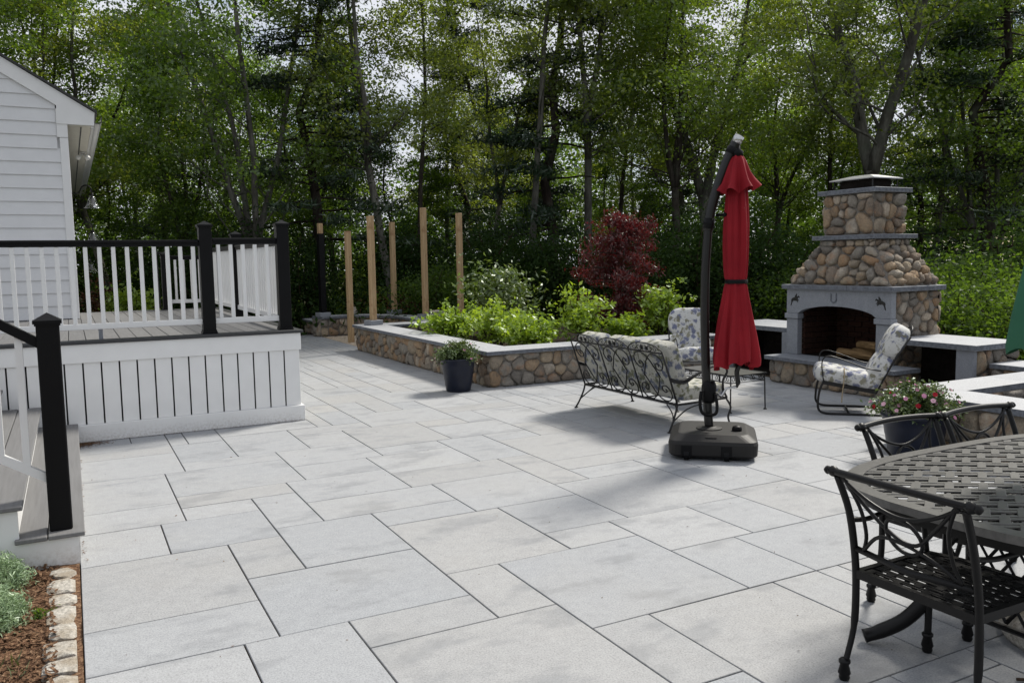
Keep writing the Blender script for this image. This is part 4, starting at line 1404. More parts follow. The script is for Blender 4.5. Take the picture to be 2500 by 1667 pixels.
# ------------------------------------------------------------------ wrought-iron sofa (back towards the camera)
def spiral(cx, cy, r0, a0, turns, n=26, sgn=1, rin=.22):
    out = []
    for i in range(n+1):
        t = i/n
        a = a0 + sgn*2*PI*turns*t
        r_ = r0*(1 - (1-rin)*t)
        out.append((cx + r_*math.cos(a), cy + r_*math.sin(a)))
    return out
def build_sofa():
    t = thing('iron_sofa', 'three-seat black wrought-iron sofa with floral cushions and scrollwork back', 'sofa', (4.40, 1.925, 0), -PI/2)
    HL = .79
    def bk(x, s, d=0.0):      # back plane: s = 0 bottom rail, 1 top rail
        return (x, .105 - .175*s + d, .25 + .49*s + d*.35)
    fr = MB()
    fr.tube([bk(-HL, 0), bk(HL, 0)], .013, 6)
    fr.tube([bk(-HL, 1), bk(HL, 1)], .009, 6)
    part_w = 2*HL/3
    for k in range(4):
        x = -HL + part_w*k
        fr.tube([bk(x, 0), bk(x, 1.0)], .010 if k in (0, 3) else .008, 6)
    lpart('back_frame', fr, M['iron'], t, True)
    for k in range(3):
        xc = -HL + part_w*(k+.5)
        g = MB()
        hw = part_w/2
        # arched crest with small scrolls
        g.tube([bk(xc-hw, 1.0)] + [bk(xc + hw*math.cos(PI*(1-i/12)), 1.0 + .17*math.sin(PI*i/12)) for i in range(1, 12)] + [bk(xc+hw, 1.0)], .006, 5)
        for sx in (-1, 1):
            for cx, r_ in ((.07, .055), (.15, .040)):
                g.tube([bk(xc + sx*cx + sx*a*.9, 1.055 + b*1.2) for a, b in spiral(0, 0, r_, PI/2, .9, 14, -1)], .0045, 4)
            g.tube([bk(xc + sx*.03, 1.02), bk(xc + sx*.04, 1.09), bk(xc + sx*.03, 1.13)], [.004, .018, .004], 6)
        lpart('crest', g, M['iron'], t, True)
        g = MB()
        # diamond with four big scrolls
        d = .118
        for sx in (-1, 1):
            # bars cross: lower-left -> upper diamond side etc.
            up = [(xc - sx*.02, .02), (xc + sx*d, .50), (xc + sx*.03, .80)]
            top = [(xc + sx*(.03 - .0), .80)] + [(xc + sx*x, y) for x, y in ((-.02, .90), (-.085, .965), (-.16, .95), (-.215, .86), (-.215, .74), (-.17, .66), (-.115, .67), (-.10, .745), (-.135, .79), (-.16, .755), (-.145, .725))]
            g.tube([bk(*p, .004*sx) for p in [(xc + sx*d, .50)] ] + [bk(x, y, .004*sx) for x, y in smooth2(top)], .0065, 5)
            low = [(xc + sx*d, .50), (xc + sx*.03, .20)] + [(xc + sx*x, y) for x, y in ((-.02, .10), (-.085, .035), (-.16, .05), (-.215, .14), (-.215, .26), (-.17, .34), (-.115, .33), (-.10, .255), (-.135, .21), (-.16, .245), (-.145, .275))]
            g.tube([bk(x, y, -.004*sx) for x, y in [low[0]] + smooth2(low[1:])], .0065, 5)
        lpart('scroll_panel', g, M['iron'], t, True)
    # legs
    for sx in (-1, 1):
        x = sx*HL
        lpart('leg', MB().tube(smooth_path([bk(x, 0), (x, .085, .18), (x*1.01, .04, .08), (x*1.02, 0, .012)], 5), .010, 7).lathe([(.020, 0), (.020, .010), (.010, .014)], 12, (x*1.02, 0, 0)), M['iron'], t, True)
        lpart('leg_brace', MB().tube(smooth_path([(x*1.01, .045, .09), (x*.93, .09, .16), (x*.80, .105, .235)], 4), .006, 5), M['iron'], t, True)
        lpart('leg_brace', MB().tube(smooth_path([(x*1.01, .05, .10), (x, .22, .20), (x, .40, .235)], 4), .007, 5), M['iron'], t, True)
    for x in (-HL, 0, HL):
        lpart('leg', MB().tube(smooth_path([(x, .70, .25), (x, .75, .17), (x, .72, .08), (x, .74, .012)], 5), .010, 7).lathe([(.020, 0), (.020, .010), (.010, .014)], 12, (x, .74, 0)), M['iron'], t, True)
    lpart('seat_frame', MB().tube([(-HL, .10, .25), (-HL, .70, .262), (HL, .70, .262), (HL, .10, .25)], .011, 6).tube([(-HL/3, .11, .25), (-HL/3, .70, .258)], .007, 5).tube([(HL/3, .11, .25), (HL/3, .70, .258)], .007, 5), M['iron'], t, True)
    for sx in (-1, 1):
        x = sx*HL
        lpart('arm', MB().tube(smooth_path([bk(x, .52), (x, .16, .47), (x*1.02, .34, .53), (x*1.03, .52, .585), (x*1.03, .64, .575), (x*1.03, .68, .52), (x*1.01, .645, .44), (x, .66, .34), (x, .70, .27)], 5), .011, 7), M['iron'], t, True)
        lpart('arm_strap', MB().tube(smooth_path([bk(x, .48), (x, .18, .45), (x, .30, .50), (x, .45, .56)], 4), .013, 4), M['steel'] if False else M['iron'], t, True)
    # cushions
    a = math.atan2(.175, .49)
    rot = Matrix.Rotation(-a + 0.0, 3, 'X')
    for k in range(3):
        xc = -HL + part_w*(k+.5)
        rx = Matrix.Rotation(a, 3, 'X')
        lpart('back_cushion', MB().blob(part_w/2-.004, .068, .275, .22, (xc, .138, .565), 28, 14, rx), M['floral2'], t, True)
        lpart('seat_cushion', MB().blob(part_w/2-.003, .275, .070, .22, (xc, .425, .342), 28, 12), M['floral2'], t, True)
def smooth2(pts, n=4):
    return [(p.x, p.y) for p in smooth_path([(x, y, 0) for x, y in pts], n)]
build_sofa()

# ------------------------------------------------------------------ spring lounge chairs
def lounge(loc, rz, label, recl, cush):
    t = thing('spring_lounge_chair', label, 'chair', (*loc, 0), rz, 'cushioned spring lounge chairs')
    hw = .25
    for sx in (-1, 1):
        x = sx*hw
        lpart('sled_leg', MB().tube(smooth_path([(x, -.36, .012), (x, 0, .013), (x, .26, .014), (x, .335, .05), (x, .345, .13), (x, .33, .25), (x, .30, .325)], 5), .0115, 8), M['iron'], t, True)
        lpart('arm_rail', MB().tube(smooth_path([(x*1.06, -.235, .46), (x*1.10, -.10, .485), (x*1.10, .10, .56), (x*1.10, .24, .60), (x*1.10, .30, .575), (x*1.08, .315, .50), (x*1.04, .30, .38), (x, .29, .325)], 5), .0062, 7), M['iron'], t, True)
        lpart('back_stile', MB().tube([(x, -.20, .235), (x, -.335-recl*.3, .56), (x, -.44-recl, .80)], .010, 6), M['iron'], t, True)
    lpart('crossbar', MB().tube([(-hw, -.34, .013), (hw, -.34, .013)], .0105, 7), M['iron'], t, True)
    lpart('crossbar', MB().tube([(-hw, .05, .016), (hw, .05, .016)], .0105, 7), M['iron'], t, True)
    lpart('seat_frame', MB().obox((0, .05, .285), (hw+.005, 0, 0), (0, .255, .045), (0, -.002, .018)), M['iron'], t)
    lpart('back_hoop', MB().tube(smooth_path([(-.16, -.44-recl, .80), (-.12, -.47-recl, .86), (0, -.48-recl, .885), (.12, -.47-recl, .86), (.16, -.44-recl, .80)], 4), .009, 6), M['iron'], t, True)
    tilt = Matrix.Rotation(R(10), 3, 'X')
    sc_ = MB()
    sc_.blob(hw+.02, .185, .092, .45, (0, .20, .392), 32, 14, tilt)
    sc_.blob(hw+.02, .195, .090, .45, (0, -.06, .347), 32, 14, tilt)
    lpart('seat_cushion', sc_, M[cush], t, True)
    la = math.atan2(.24+recl, .565)
    rb = Matrix.Rotation(la, 3, 'X')
    b = MB()
    dy, dz = -math.sin(la), math.cos(la)
    b.blob(hw+.015, .088, .175, .48, (0, -.165 + dy*.16, .33 + dz*.15), 28, 12, rb)
    b.blob(hw+.015, .092, .185, .48, (0, -.165 + dy*.45, .33 + dz*.45), 28, 12, rb)
    lpart('back_cushion', b, M[cush], t, True)
    return t
l1 = lounge((6.66, .99), R(45), 'spring lounge chair with floral cushion leaning back beside the petunia pot', .06, 'floral')
lpart('cushion_tie', MB().tube(smooth_path([(-.20, .10, .475), (-.262, .10, .42), (-.266, .105, .33), (-.262, .115, .24), (-.256, .12, .13)], 4), .006, 5), M['tan'], l1)
lounge((6.60, 3.42), R(180-27), 'upright floral cushioned lounge chair behind the coffee table', -.10, 'floral')

# ------------------------------------------------------------------ coffee table
def build_coffee_table():
    t = thing('coffee_table', 'low black wrought-iron coffee table with mesh top and scroll apron', 'table', (5.78, 1.98, 0), 0)
    hx, hy, h = .245, .42, .385
    for sx in (-1, 1):
        for sy in (-1, 1):
            lpart('leg', MB().tube([(sx*(hx-.012), sy*(hy-.012), h-.01), (sx*(hx-.005), sy*(hy-.005), .01)], .0075, 7).lathe([(.018, 0), (.018, .008), (.008, .012)], 10, (sx*(hx-.005), sy*(hy-.005), 0)), M['iron'], t, True)
    lpart('rim', MB().tube([(-hx, -hy, h), (hx, -hy, h), (hx, hy, h), (-hx, hy, h)], .010, 6, True), M['iron'], t)
    lpart('lower_rim', MB().tube([(-hx+.01, -hy+.01, h-.075), (hx-.01, -hy+.01, h-.075), (hx-.01, hy-.01, h-.075), (-hx+.01, hy-.01, h-.075)], .006, 5, True), M['iron'], t)
    lpart('mesh_top', MB().box(-hx+.005, hx-.005, -hy+.005, hy-.005, h-.004, h+.004), M['tablemetal'], t)
    for side in range(4):
        L = hx if side in (0, 2) else hy
        n = 4 if L == hx else 6
        for i in range(n):
            c = -L + 2*L*(i+.5)/n
            for s in (-1, 1):
                pts = spiral(0, 0, .026, PI/2, 1.1, 12, s, .2)
                out = []
                for a, b in pts:
                    q = c + s*.022 + a
                    zz = h-.04 + b
                    out.append({0: (q, -hy+.008, zz), 1: (hx-.008, q, zz), 2: (q, hy-.008, zz), 3: (-hx+.008, q, zz)}[side])
                lpart('scroll', MB().tube(out, .004, 4), M['iron'], t, True)
build_coffee_table()

# ------------------------------------------------------------------ dining set
def weave(parent, outline, ax_cell, ay_cell, z, m, thick=.008, name='slat', e1=(1.0, 0.0), e2=(0.0, 1.0)):
    """basket-weave lattice of strips clipped to a convex outline; every strip is a part of its own"""
    det = e1[0]*e2[1] - e1[1]*e2[0]
    outline = [((x*e2[1] - y*e2[0])/det, (y*e1[0] - x*e1[1])/det) for x, y in outline]
    def lp(mb):
        mb.v = [(x*e1[0] + y*e2[0], x*e1[1] + y*e2[1], z_) for x, y, z_ in mb.v]
        lpart(name, mb, M[m], parent)
    xs = [p[0] for p in outline]; ys = [p[1] for p in outline]
    x0, x1, y0, y1 = min(xs), max(xs), min(ys), max(ys)
    def span(v, axis):
        hits = []
        n = len(outline)
        for i in range(n):
            a, b = outline[i], outline[(i+1) % n]
            if axis == 'x':
                if (a[1]-v)*(b[1]-v) < 0: hits.append(a[0] + (b[0]-a[0])*(v-a[1])/(b[1]-a[1]))
            else:
                if (a[0]-v)*(b[0]-v) < 0: hits.append(a[1] + (b[1]-a[1])*(v-a[0])/(b[0]-a[0]))
        return (min(hits), max(hits)) if len(hits) >= 2 else None
    nx = int((x1-x0)/ax_cell); ny = int((y1-y0)/ay_cell)
    for i in range(nx):
        x = x0 + (x1-x0)*(i+.5)/nx
        s = span(x, 'y')
        if not s or s[1]-s[0] < .03: continue
        mb = MB()
        w = ax_cell*.30
        mb.box(x-w*.42, x+w*.42, s[0], s[1], z-thick*1.4, z-thick*.55)
        for j in range(ny):
            if (i+j) % 2: continue
            ya, yb = y0 + (y1-y0)*j/ny, y0 + (y1-y0)*(j+1)/ny
            ya, yb = max(ya+.001, s[0]), min(yb-.001, s[1])
            if yb-ya > .01: mb.box(x-w, x+w, ya, yb, z-thick*.5, z+thick*.35, .0015)
        lp(mb)
    for j in range(ny):
        mb = MB(); any_ = False
        for q in (.18, .82):
            y = y0 + (y1-y0)*(j+q)/ny
            s = span(y, 'x')
            if not s or s[1]-s[0] < .03: continue
            any_ = True
            w = ay_cell*.13
            mb.box(s[0], s[1], y-w, y+w, z-thick*.45, z+thick*.10)
        if any_: lp(mb)

def superoval(hx, hy, e, n=56):
    def sp(x, p): return math.copysign(abs(x)**p, x)
    return [(hx*sp(math.cos(2*PI*i/n), e), hy*sp(math.sin(2*PI*i/n), e)) for i in range(n)]
def ring(mb, outer, inner, z0, z1):
    n = len(outer)
    vs = [(x, y, z0) for x, y in outer] + [(x, y, z1) for x, y in outer] + [(x, y, z1) for x, y in inner] + [(x, y, z0) for x, y in inner]
    fs = []
    for i in range(n):
        j = (i+1) % n
        fs += [(i, j, n+j, n+i), (n+i, n+j, 2*n+j, 2*n+i), (2*n+i, 2*n+j, 3*n+j, 3*n+i), (3*n+i, 3*n+j, j, i)]
    return mb.add(vs, fs)
TBL = (3.20, -3.10)
def build_table():
    t = thing('dining_table', 'oval dark cast-aluminium dining table with basket-weave lattice top', 'table', (*TBL, 0), 0)
    h = .70
    hx, hy = .985, .66
    o, i_ = superoval(hx, hy, .62), superoval(hx-.06, hy-.06, .62)
    lpart('rim', ring(MB(), o, i_, h-.028, h+.002), M['tablemetal'], t)
    lpart('apron', ring(MB(), superoval(hx-.05, hy-.05, .62), superoval(hx-.062, hy-.062, .62), h-.075, h-.029), M['bronze'], t)
    weave(t, superoval(hx-.055, hy-.055, .62), .061, .090, h-.004, 'tablemetal', e1=(math.cos(R(-35)), math.sin(R(-35))), e2=(math.cos(R(34)), math.sin(R(34))))
    lpart('umbrella_ring', MB().lathe([(.032, h-.03), (.05, h-.03), (.05, h+.004), (.032, h+.004)], 20, (0, 0, 0), None, False), M['tablemetal'], t)
    # two pierced pedestals with curved feet
    for sx in (-1, 1):
        px = sx*.52
        lat = MB()
        for i in range(7):
            for s in (-1, 1):
                ya = -.24 + .48*i/6
                lat.tube([(px, ya, .20), (px, max(-.26, min(.26, ya + s*.16)), .43), (px, ya, .66)], .008, 4)
        lpart('lattice_panel', lat, M['bronze'], t)
        lpart('pedestal_frame', MB().tube([(px, -.26, .18), (px, .26, .18), (px, .26, .67), (px, -.26, .67)], .016, 6, True), M['bronze'], t)
        for s in (-1, 1):
            lpart('foot', MB().tube(smooth_path([(px, s*.22, .36), (px-.0 + sx*.08, s*.26, .24), (px + sx*.14, s*.33, .12), (px + sx*.20, s*.40, .055), (px + sx*.25, s*.44, .030)], 5), [.030]*16 + [.028, .027, .027, .028, .030], 9), M['bronze'], t, True)
        lpart('top_brace', MB().box(px-.03, px+.03, -.40, .40, .662, .671).box(px-.25, px+.25, -.03, .03, .650, .661), M['bronze'], t)
build_table()
def build_chair(loc, rz, label):
    t = thing('dining_chair', label, 'chair', (*loc, 0), rz, 'dining chairs')
    hw = .245
    mt = M['bronze']
    # back posts with legs
    for sx in (-1, 1):
        x = sx*hw
        lpart('back_post', MB().tube(smooth_path([(x*1.03, -.03, .06), (x*1.01, .008, .20), (x, .012, .36), (x, .0, .50), (x*1.0, -.035, .66), (x*1.03, -.092, .80)], 5), [.0115]*6 + [.0142]*14 + [.0135]*6, 9), mt, t, True)
        lpart('front_leg', MB().tube(smooth_path([(x*.98, .43, .42), (x*.98, .435, .25), (x, .44, .06)], 5), .014, 9), mt, t, True)
        for y in (-.032, .44):
            lpart('foot_cap', MB().lathe([(.017, 0.0), (.021, .010), (.019, .02), (.024, .028), (.016, .062), (.022, .068), (.022, .078), (.015, .084)], 12, (x*1.03 if y < 0 else x, y, 0)), mt, t, True)
        lpart('arm', MB().tube(smooth_path([(x, -.02, .625), (x*1.03, .08, .612), (x*1.08, .20, .62), (x*1.10, .33, .625), (x*1.08, .395, .60), (x*1.02, .405, .52), (x*.98, .41, .43)], 5), [.010]*12 + [.013]*10 + [.011]*9, 8), mt, t, True)
    def bkp(u, z):          # on the curved back, u across, z height
        y = .0 if z < .5 else -.092*((z-.5)/.30)**1.35
        return (u, y - .02*(1-(u/hw)**2), z)
    # top rail with knobs
    rail = [bkp(-hw*1.10, .815), bkp(-hw*.6, .82), bkp(0, .822), bkp(hw*.6, .82), bkp(hw*1.10, .815)]
    tr = lpart('top_rail', MB().tube(smooth_path(rail, 4), .0138, 9), mt, t, True)
    for sx in (-1, 1):
        p = bkp(sx*hw*1.10, .815)
        lpart('rail_knob', MB().blob(.026, .021, .021, 1.0, (p[0], p[1], p[2]), 12, 8).blob(.014, .017, .017, 1.0, (p[0]+sx*.026, p[1], p[2]), 10, 6), mt, tr, True)
    g = MB()
    def strip(pts, r_=.0072): g.tube([bkp(*p) for p in smooth2(pts, 5)], r_, 7)
    strip([(-hw*.95, .80), (-hw*.5, .735), (0, .705), (hw*.5, .735), (hw*.95, .80)])
    strip([(-hw*.90, .80), (-hw*.62, .715), (-.045, .63), (.045, .615), (hw*.55, .70), (hw*.90, .80)])
    strip([(-hw*.92, .81), (-hw*.72, .70), (-hw*.70, .59), (-hw*.80, .52)])
    strip([(hw*.92, .81), (hw*.72, .70), (hw*.70, .59), (hw*.80, .52)])
    # central loop
    lo = []
    for i in range(25):
        a = 2*PI*i/24
        u, z = .072*math.cos(a), .062*math.sin(a)
        lo.append(bkp(u*math.cos(.5)-z*math.sin(.5)*-1, .635 + z*math.cos(.5) - u*math.sin(.5)))
    g.tube(lo, .0072, 7)
    strip([(-hw*.78, .525), (-.11, .60), (0, .605), (.10, .575), (hw*.78, .525)])
    lpart('scroll_back', g, mt, t, True)
    lpart('lower_rail', MB().tube([bkp(-hw, .515), bkp(0, .50), bkp(hw, .515)], .012, 7), mt, t, True)
    # seat
    se = [(-hw, .0), (hw, .0), (hw*1.02, .30), (hw*.97, .42), (.12, .455), (-.12, .455), (-hw*.97, .42), (-hw*1.02, .30)]
    ins = [(x*.91, .222 + (y-.222)*.90) for x, y in se]
    sf = lpart('seat_rim', ring(MB(), se, ins, .398, .430), mt, t)
    weave(t, [(x*.93, .222 + (y-.222)*.93) for x, y in se], .052, .042, .424, 'bronze')
    return t
build_chair((2.145, -3.085), -PI/2, 'dark metal dining chair with scrolled back at the end of the table')
build_chair((3.065, -2.415), PI, 'dark metal dining chair across the table in front of the petunia pot')
build_chair((3.625, -2.43), PI, 'dark metal dining chair across the table in front of the stone planter')

def build_green_umbrella():
    t = thing('table_umbrella', 'closed green umbrella standing in the middle of the dining table', 'umbrella', (*TBL, 0), 0)
    lpart('stand', MB().lathe([(.285, 0), (.30, .03), (.265, .09), (.18, .14), (.08, .165), (.045, .19), (.04, .34), (.03, .345)], 28), M['sett'], t, True)
    lpart('pole', MB().tube([(0, 0, .18), (0, 0, 2.6)], .019, 12), M['bronze'], t, True)
    prof = [(.02, 2.62), (.06, 2.5), (.11, 2.2), (.185, 1.85), (.24, 1.55), (.272, 1.35), (.288, 1.24), (.284, 1.20)]
    def fold(r_, z, a, i):
        k = .07*(math.cos(8*a + 2.7) + .4*math.cos(5*a + z*2))
        return r_*(1+k), z + (.02*math.cos(8*a) if i >= 6 else 0)
    lpart('canopy', MB().lathe(prof, 72, (0, 0, 0), fold, False), M['greenc'], t, True)
build_green_umbrella()

# ------------------------------------------------------------------ small flush things on the paving
def build_small():
    for x, y, lab in ((6.495, 2.40, 'round metal drain cover in the paving nearer the lounge chair back'), (6.495, 2.20, 'round metal drain cover in the paving nearer the low table')):
        o = link('drain_cover', MB().lathe([(.060, .0012), (.060, .005), (.045, .0055), (.044, .004), (.0, .004)], 24).mesh('drain_cover'), M['granite'])
        o.location = (x, y, 0)
        tag(o, 'round flush drain cover in the paving between low table and hearth', 'drain cover', 'drain covers')
    rnd = random.Random(77)
    tw = MB().tube(smooth_path([(0, 0, .008), (.05, .008, .009), (.10, .0, .008), (.16, .012, .009)], 3), [.006]*4 + [.004]*5 + [.003], 6)
    o = link('fallen_twig', tw.mesh('fallen_twig'), M['twig'])
    o.location = (2.66, -3.16, 0); o.rotation_euler = (0, 0, R(-52))
    tag(o, 'short dark twig lying on the paving under the dining table', 'twig')
    # fallen leaf bits: too many and small to count
    mb = MB()
    def bit(x, y, z, s):
        a = rnd.uniform(0, 6.28); c_, s_ = math.cos(a), math.sin(a)
        q = rnd.uniform(.25, .6)
        pts = [(-1, 0), (0, -q), (1, 0), (0, q)]
        mb.add([(x + s*(u*c_-v*s_), y + s*(u*s_+v*c_), z + rnd.uniform(.001, .006)) for u, v in pts], [(0, 1, 2, 3)])
    for i in range(240):
        x, y = rnd.uniform(-.4, 5.6), rnd.uniform(-4.2, 4.3)
        if y > 3.6 and x < 1.7: continue
        bit(x, y, .001, rnd.choice((.003, .004, .005, .006, .009)))
    for i in range(500):       # drift caught in the corner by the steps
        x, y = -.43 + abs(rnd.gauss(0, .10)), 3.60 - abs(rnd.gauss(0, .09))
        bit(x, y, .002, rnd.uniform(.006, .014))
    for i in range(160):
        bit(-.44 + abs(rnd.gauss(0, .012)), rnd.uniform(.1, 3.5), .002, rnd.uniform(.005, .010))
    for i in range(160):
        bit(rnd.uniform(-.4, 1.6), 3.615 - abs(rnd.gauss(0, .014)), .002, rnd.uniform(.004, .008))
    o = link('leaf_litter', mb.mesh('leaf_litter'), M['mulch'])
    tag(o, 'scattered brown leaf and mulch bits on the paving', 'leaf litter', None, 'stuff')
build_small()
# ------------------------------------------------------------------ foliage tools
def leaf_quads(C, n_per, spread, size, rs, up=.35, asp=.55, droop=0.0, flat=1.0):
    """diamond leaves scattered round the points C; returns verts, quads"""
    C = np.asarray(C, float)
    K = len(C)*n_per
    cen = np.repeat(C, n_per, 0)
    off = rs.normal(0, 1, (K, 3)); off[:, 2] *= flat
    cen = cen + off*spread
    nrm = rs.normal(0, 1, (K, 3)); nrm[:, 2] += up*3
    nrm /= np.linalg.norm(nrm, axis=1)[:, None]
    a = rs.normal(0, 1, (K, 3)); a[:, 2] -= droop
    a -= nrm*(a*nrm).sum(1)[:, None]
    a /= np.linalg.norm(a, axis=1)[:, None]
    b = np.cross(nrm, a)
    s = (size*rs.uniform(.6, 1.3, K))[:, None]
    w = s*asp
    bend = nrm*s*rs.uniform(-.18, .18, K)[:, None]
    V = np.stack([cen - a*s*.5, cen - b*w*.5 + bend - a*s*.05, cen + a*s*.5, cen + b*w*.5 + bend - a*s*.05], 1).reshape(-1, 3)
    Q = np.arange(K*4).reshape(-1, 4)
    return V, Q

def gen_tree(seed, H=15, r0=.17, crown=4.5, stems=1, fork=3.0, splay=.25, spread=2.6, wig=.25, clusters=620, lpc=15, lsize=.15, csp=.28, lean=(0, 0), low=0.0):
    rnd = random.Random(seed); rs = np.random.RandomState(seed)
    tr = MB()
    pts_leaf = []
    def wobble(p, d, L, n, up, wg):
        out = [Vector(p)]
        d = Vector(d).normalized()
        for i in range(n):
            d = (d + Vector((rnd.gauss(0, wg), rnd.gauss(0, wg), rnd.gauss(0, wg*.5) + up))).normalized()
            out.append(out[-1] + d*(L/n))
        return out
    base = Vector((0, 0, 0))
    tops = []
    lean_v = Vector((lean[0], lean[1], 1))
    if stems == 1:
        path = wobble(base, lean_v, H, 14, .05, wig*.22)
        tr.tube([base - Vector((0, 0, .35))] + path, [r0*1.5, r0*1.25] + [r0*(1 - .82*(i/14)) for i in range(1, 15)], 9)
        tops.append((path, r0))
    else:
        low_p = wobble(base, lean_v, fork, 4, .1, wig*.25)
        tr.tube([base - Vector((0, 0, .35))] + low_p, [r0*1.5, r0*1.25] + [r0*(1 - .06*i) for i in range(1, 5)], 9)
        a0 = rnd.uniform(0, 6.28)
        for k in range(stems):
            a = a0 + 2*PI*k/stems + rnd.uniform(-.3, .3)
            d = Vector((math.cos(a)*splay, math.sin(a)*splay, 1)) + Vector((lean[0], lean[1], 0))*.5
            L = (H - fork)*rnd.uniform(.85, 1.05)
            path = wobble(low_p[-1] - Vector((0, 0, .1)), d, L, 12, .055, wig*.28)
            rr = r0*(.72 if stems == 2 else .60)
            tr.tube(path, [rr*(1 - .80*(i/12)) for i in range(13)], 8)
            tops.append((path, rr))
    nb = int(34/len(tops)) + 6
    for path, rr in tops:
        n = len(path) - 1
        for b in range(nb):
            t = (b + rnd.random())/nb
            z_need = crown + (H - crown)*(t**.9)
            if rnd.random() < low: z_need = crown*rnd.uniform(.35, .95)
            # point on the stem at that height
            i = 0
            while i < n-1 and path[i+1].z < z_need: i += 1
            p = path[i].lerp(path[i+1], rnd.random())
            if p.z < crown*.3: continue
            a = rnd.uniform(0, 2*PI)
            f = max(.2, 1 - ((p.z - crown)/(H - crown + 1e-6)))
            L = spread*(.35 + .75*f)*rnd.uniform(.6, 1.15)
            el = rnd.uniform(.25, .85)
            d = Vector((math.cos(a), math.sin(a), el))
            br = wobble(p, d, L, 6, .05, wig)
            r1 = max(.012, rr*.30*(1 - i/(n+2))*rnd.uniform(.7, 1.2))
            tr.tube(br, [r1*(1 - .8*k/6) for k in range(7)], 5, False, False)
            for s in range(rnd.randint(3, 6)):
                q = br[rnd.randint(2, 6)]
                d2 = (d + Vector((rnd.gauss(0, .8), rnd.gauss(0, .8), rnd.gauss(0, .5)))).normalized()
                sb = wobble(q, d2, L*rnd.uniform(.25, .5), 3, .03, wig)
                tr.tube(sb, [r1*.42, r1*.3, r1*.2, .004], 3, False, False)
                pts_leaf += [sb[2], sb[3], sb[3] + Vector((rnd.gauss(0, .2), rnd.gauss(0, .2), rnd.gauss(0, .12)))]
            pts_leaf += [br[4], br[5], br[6]]
    rnd.shuffle(pts_leaf)
    if clusters > len(pts_leaf):
        pts_leaf = pts_leaf + [p + Vector((rnd.gauss(0, .3), rnd.gauss(0, .3), rnd.gauss(0, .2))) for p in pts_leaf[:clusters-len(pts_leaf)]]
    C = [p[:] for p in pts_leaf[:clusters]]
    V, Q = leaf_quads(C, lpc, csp, lsize, rs, .30, .62, .4, .5)
    return tr, V, Q

def gen_pine(seed, H=17, r0=.2, base=3.0, spread=2.6, nb=70):
    rnd = random.Random(seed); rs = np.random.RandomState(seed)
    tr = MB()
    path = [Vector((rnd.gauss(0, .05)*i, rnd.gauss(0, .05)*i, H*i/12)) for i in range(13)]
    tr.tube([Vector((0, 0, -.35))] + path, [r0*1.4] + [r0*(1 - .88*i/12) for i in range(13)], 9)
    C = []
    for b in range(nb):
        z = base + (H-base)*((b + rnd.random())/nb)
        i = min(int(z/H*12), 11)
        p = path[i].lerp(path[i+1], z/H*12 - i)
        f = 1 - (z-base)/(H-base)
        L = spread*(.25 + .85*f)*rnd.uniform(.6, 1.1)
        a = rnd.uniform(0, 2*PI)
        d = Vector((math.cos(a), math.sin(a), rnd.uniform(-.12, .22)))
        pts = [p + d*L*k/5 + Vector((0, 0, -.10*(k/5)**2*L + .05*rnd.random())) for k in range(6)]
        tr.tube(pts, [r0*.16*(1 - .8*k/5) + .004 for k in range(6)], 4, False, False)
        side = Vector((-d.y, d.x, 0))
        if rnd.random() < .15: continue            # dead branch
        for k in range(2, 6):
            for s in (-1, 0, 1):
                for m_ in range(2):
                    C.append((pts[k] + side*s*L*.16*(k/5)*rnd.uniform(.5, 1.3)*(m_+.6) + Vector((0, 0, rnd.uniform(-.02, .10))))[:])
    V, Q = leaf_quads(C, 10, .15, .24, rs, .35, .16, .0, .45)
    return tr, V, Q

def gen_bush(seed, w, h, stems=9, clusters=260, lpc=12, lsize=.07, csp=.09, asp=.5, up=.35, hollow=.45, droop=.2):
    rnd = random.Random(seed); rs = np.random.RandomState(seed)
    tr = MB(); C = []
    for s in range(stems):
        a = 2*PI*s/stems + rnd.uniform(-.3, .3)
        k = rnd.uniform(.15, 1.0)
        tip = Vector((math.cos(a)*w*.42*k, math.sin(a)*w*.42*k, h*rnd.uniform(.62, .98)*(1 - .25*k*k)))
        p0 = Vector((math.cos(a)*w*.07, math.sin(a)*w*.07, -.03))
        mid = p0.lerp(tip, .5) + Vector((rnd.gauss(0, .05*w), rnd.gauss(0, .05*w), .1*h))
        path = smooth_path([p0, mid, tip], 4)
        tr.tube(path, [.010*(.4+w*.5)*(1 - .7*i/(len(path)-1)) + .002 for i in range(len(path))], 4, False, False)
        for i in range(max(1, clusters//stems)):
            t = rnd.uniform(hollow, 1.02)
            q = path[min(int(t*(len(path)-1)), len(path)-1)]
            r_ = .17*w
            C.append((q + Vector((rnd.gauss(0, r_), rnd.gauss(0, r_), rnd.gauss(0, .10*h))))[:])
    C = [c for c in C if c[2] > .02]
    V, Q = leaf_quads(C, lpc, csp, lsize, rs, up, asp, droop, .8)
    V[:, 2] = np.maximum(V[:, 2], .004)
    return tr, V, Q

def plant(name, label, cat, loc, gen, leaf_m, stem_m, rz=0.0, scale=1.0, group=None, names=('trunk', 'crown'), smooth=True):
    tr, V, Q = gen
    t = thing(name, label, cat, loc, rz, group)
    t.scale = (scale,)*3
    lpart(names[0], tr, M[stem_m], t, smooth)
    me = np_mesh(names[1], V, Q, M[leaf_m])
    link(names[1], me, None, t)
    return t

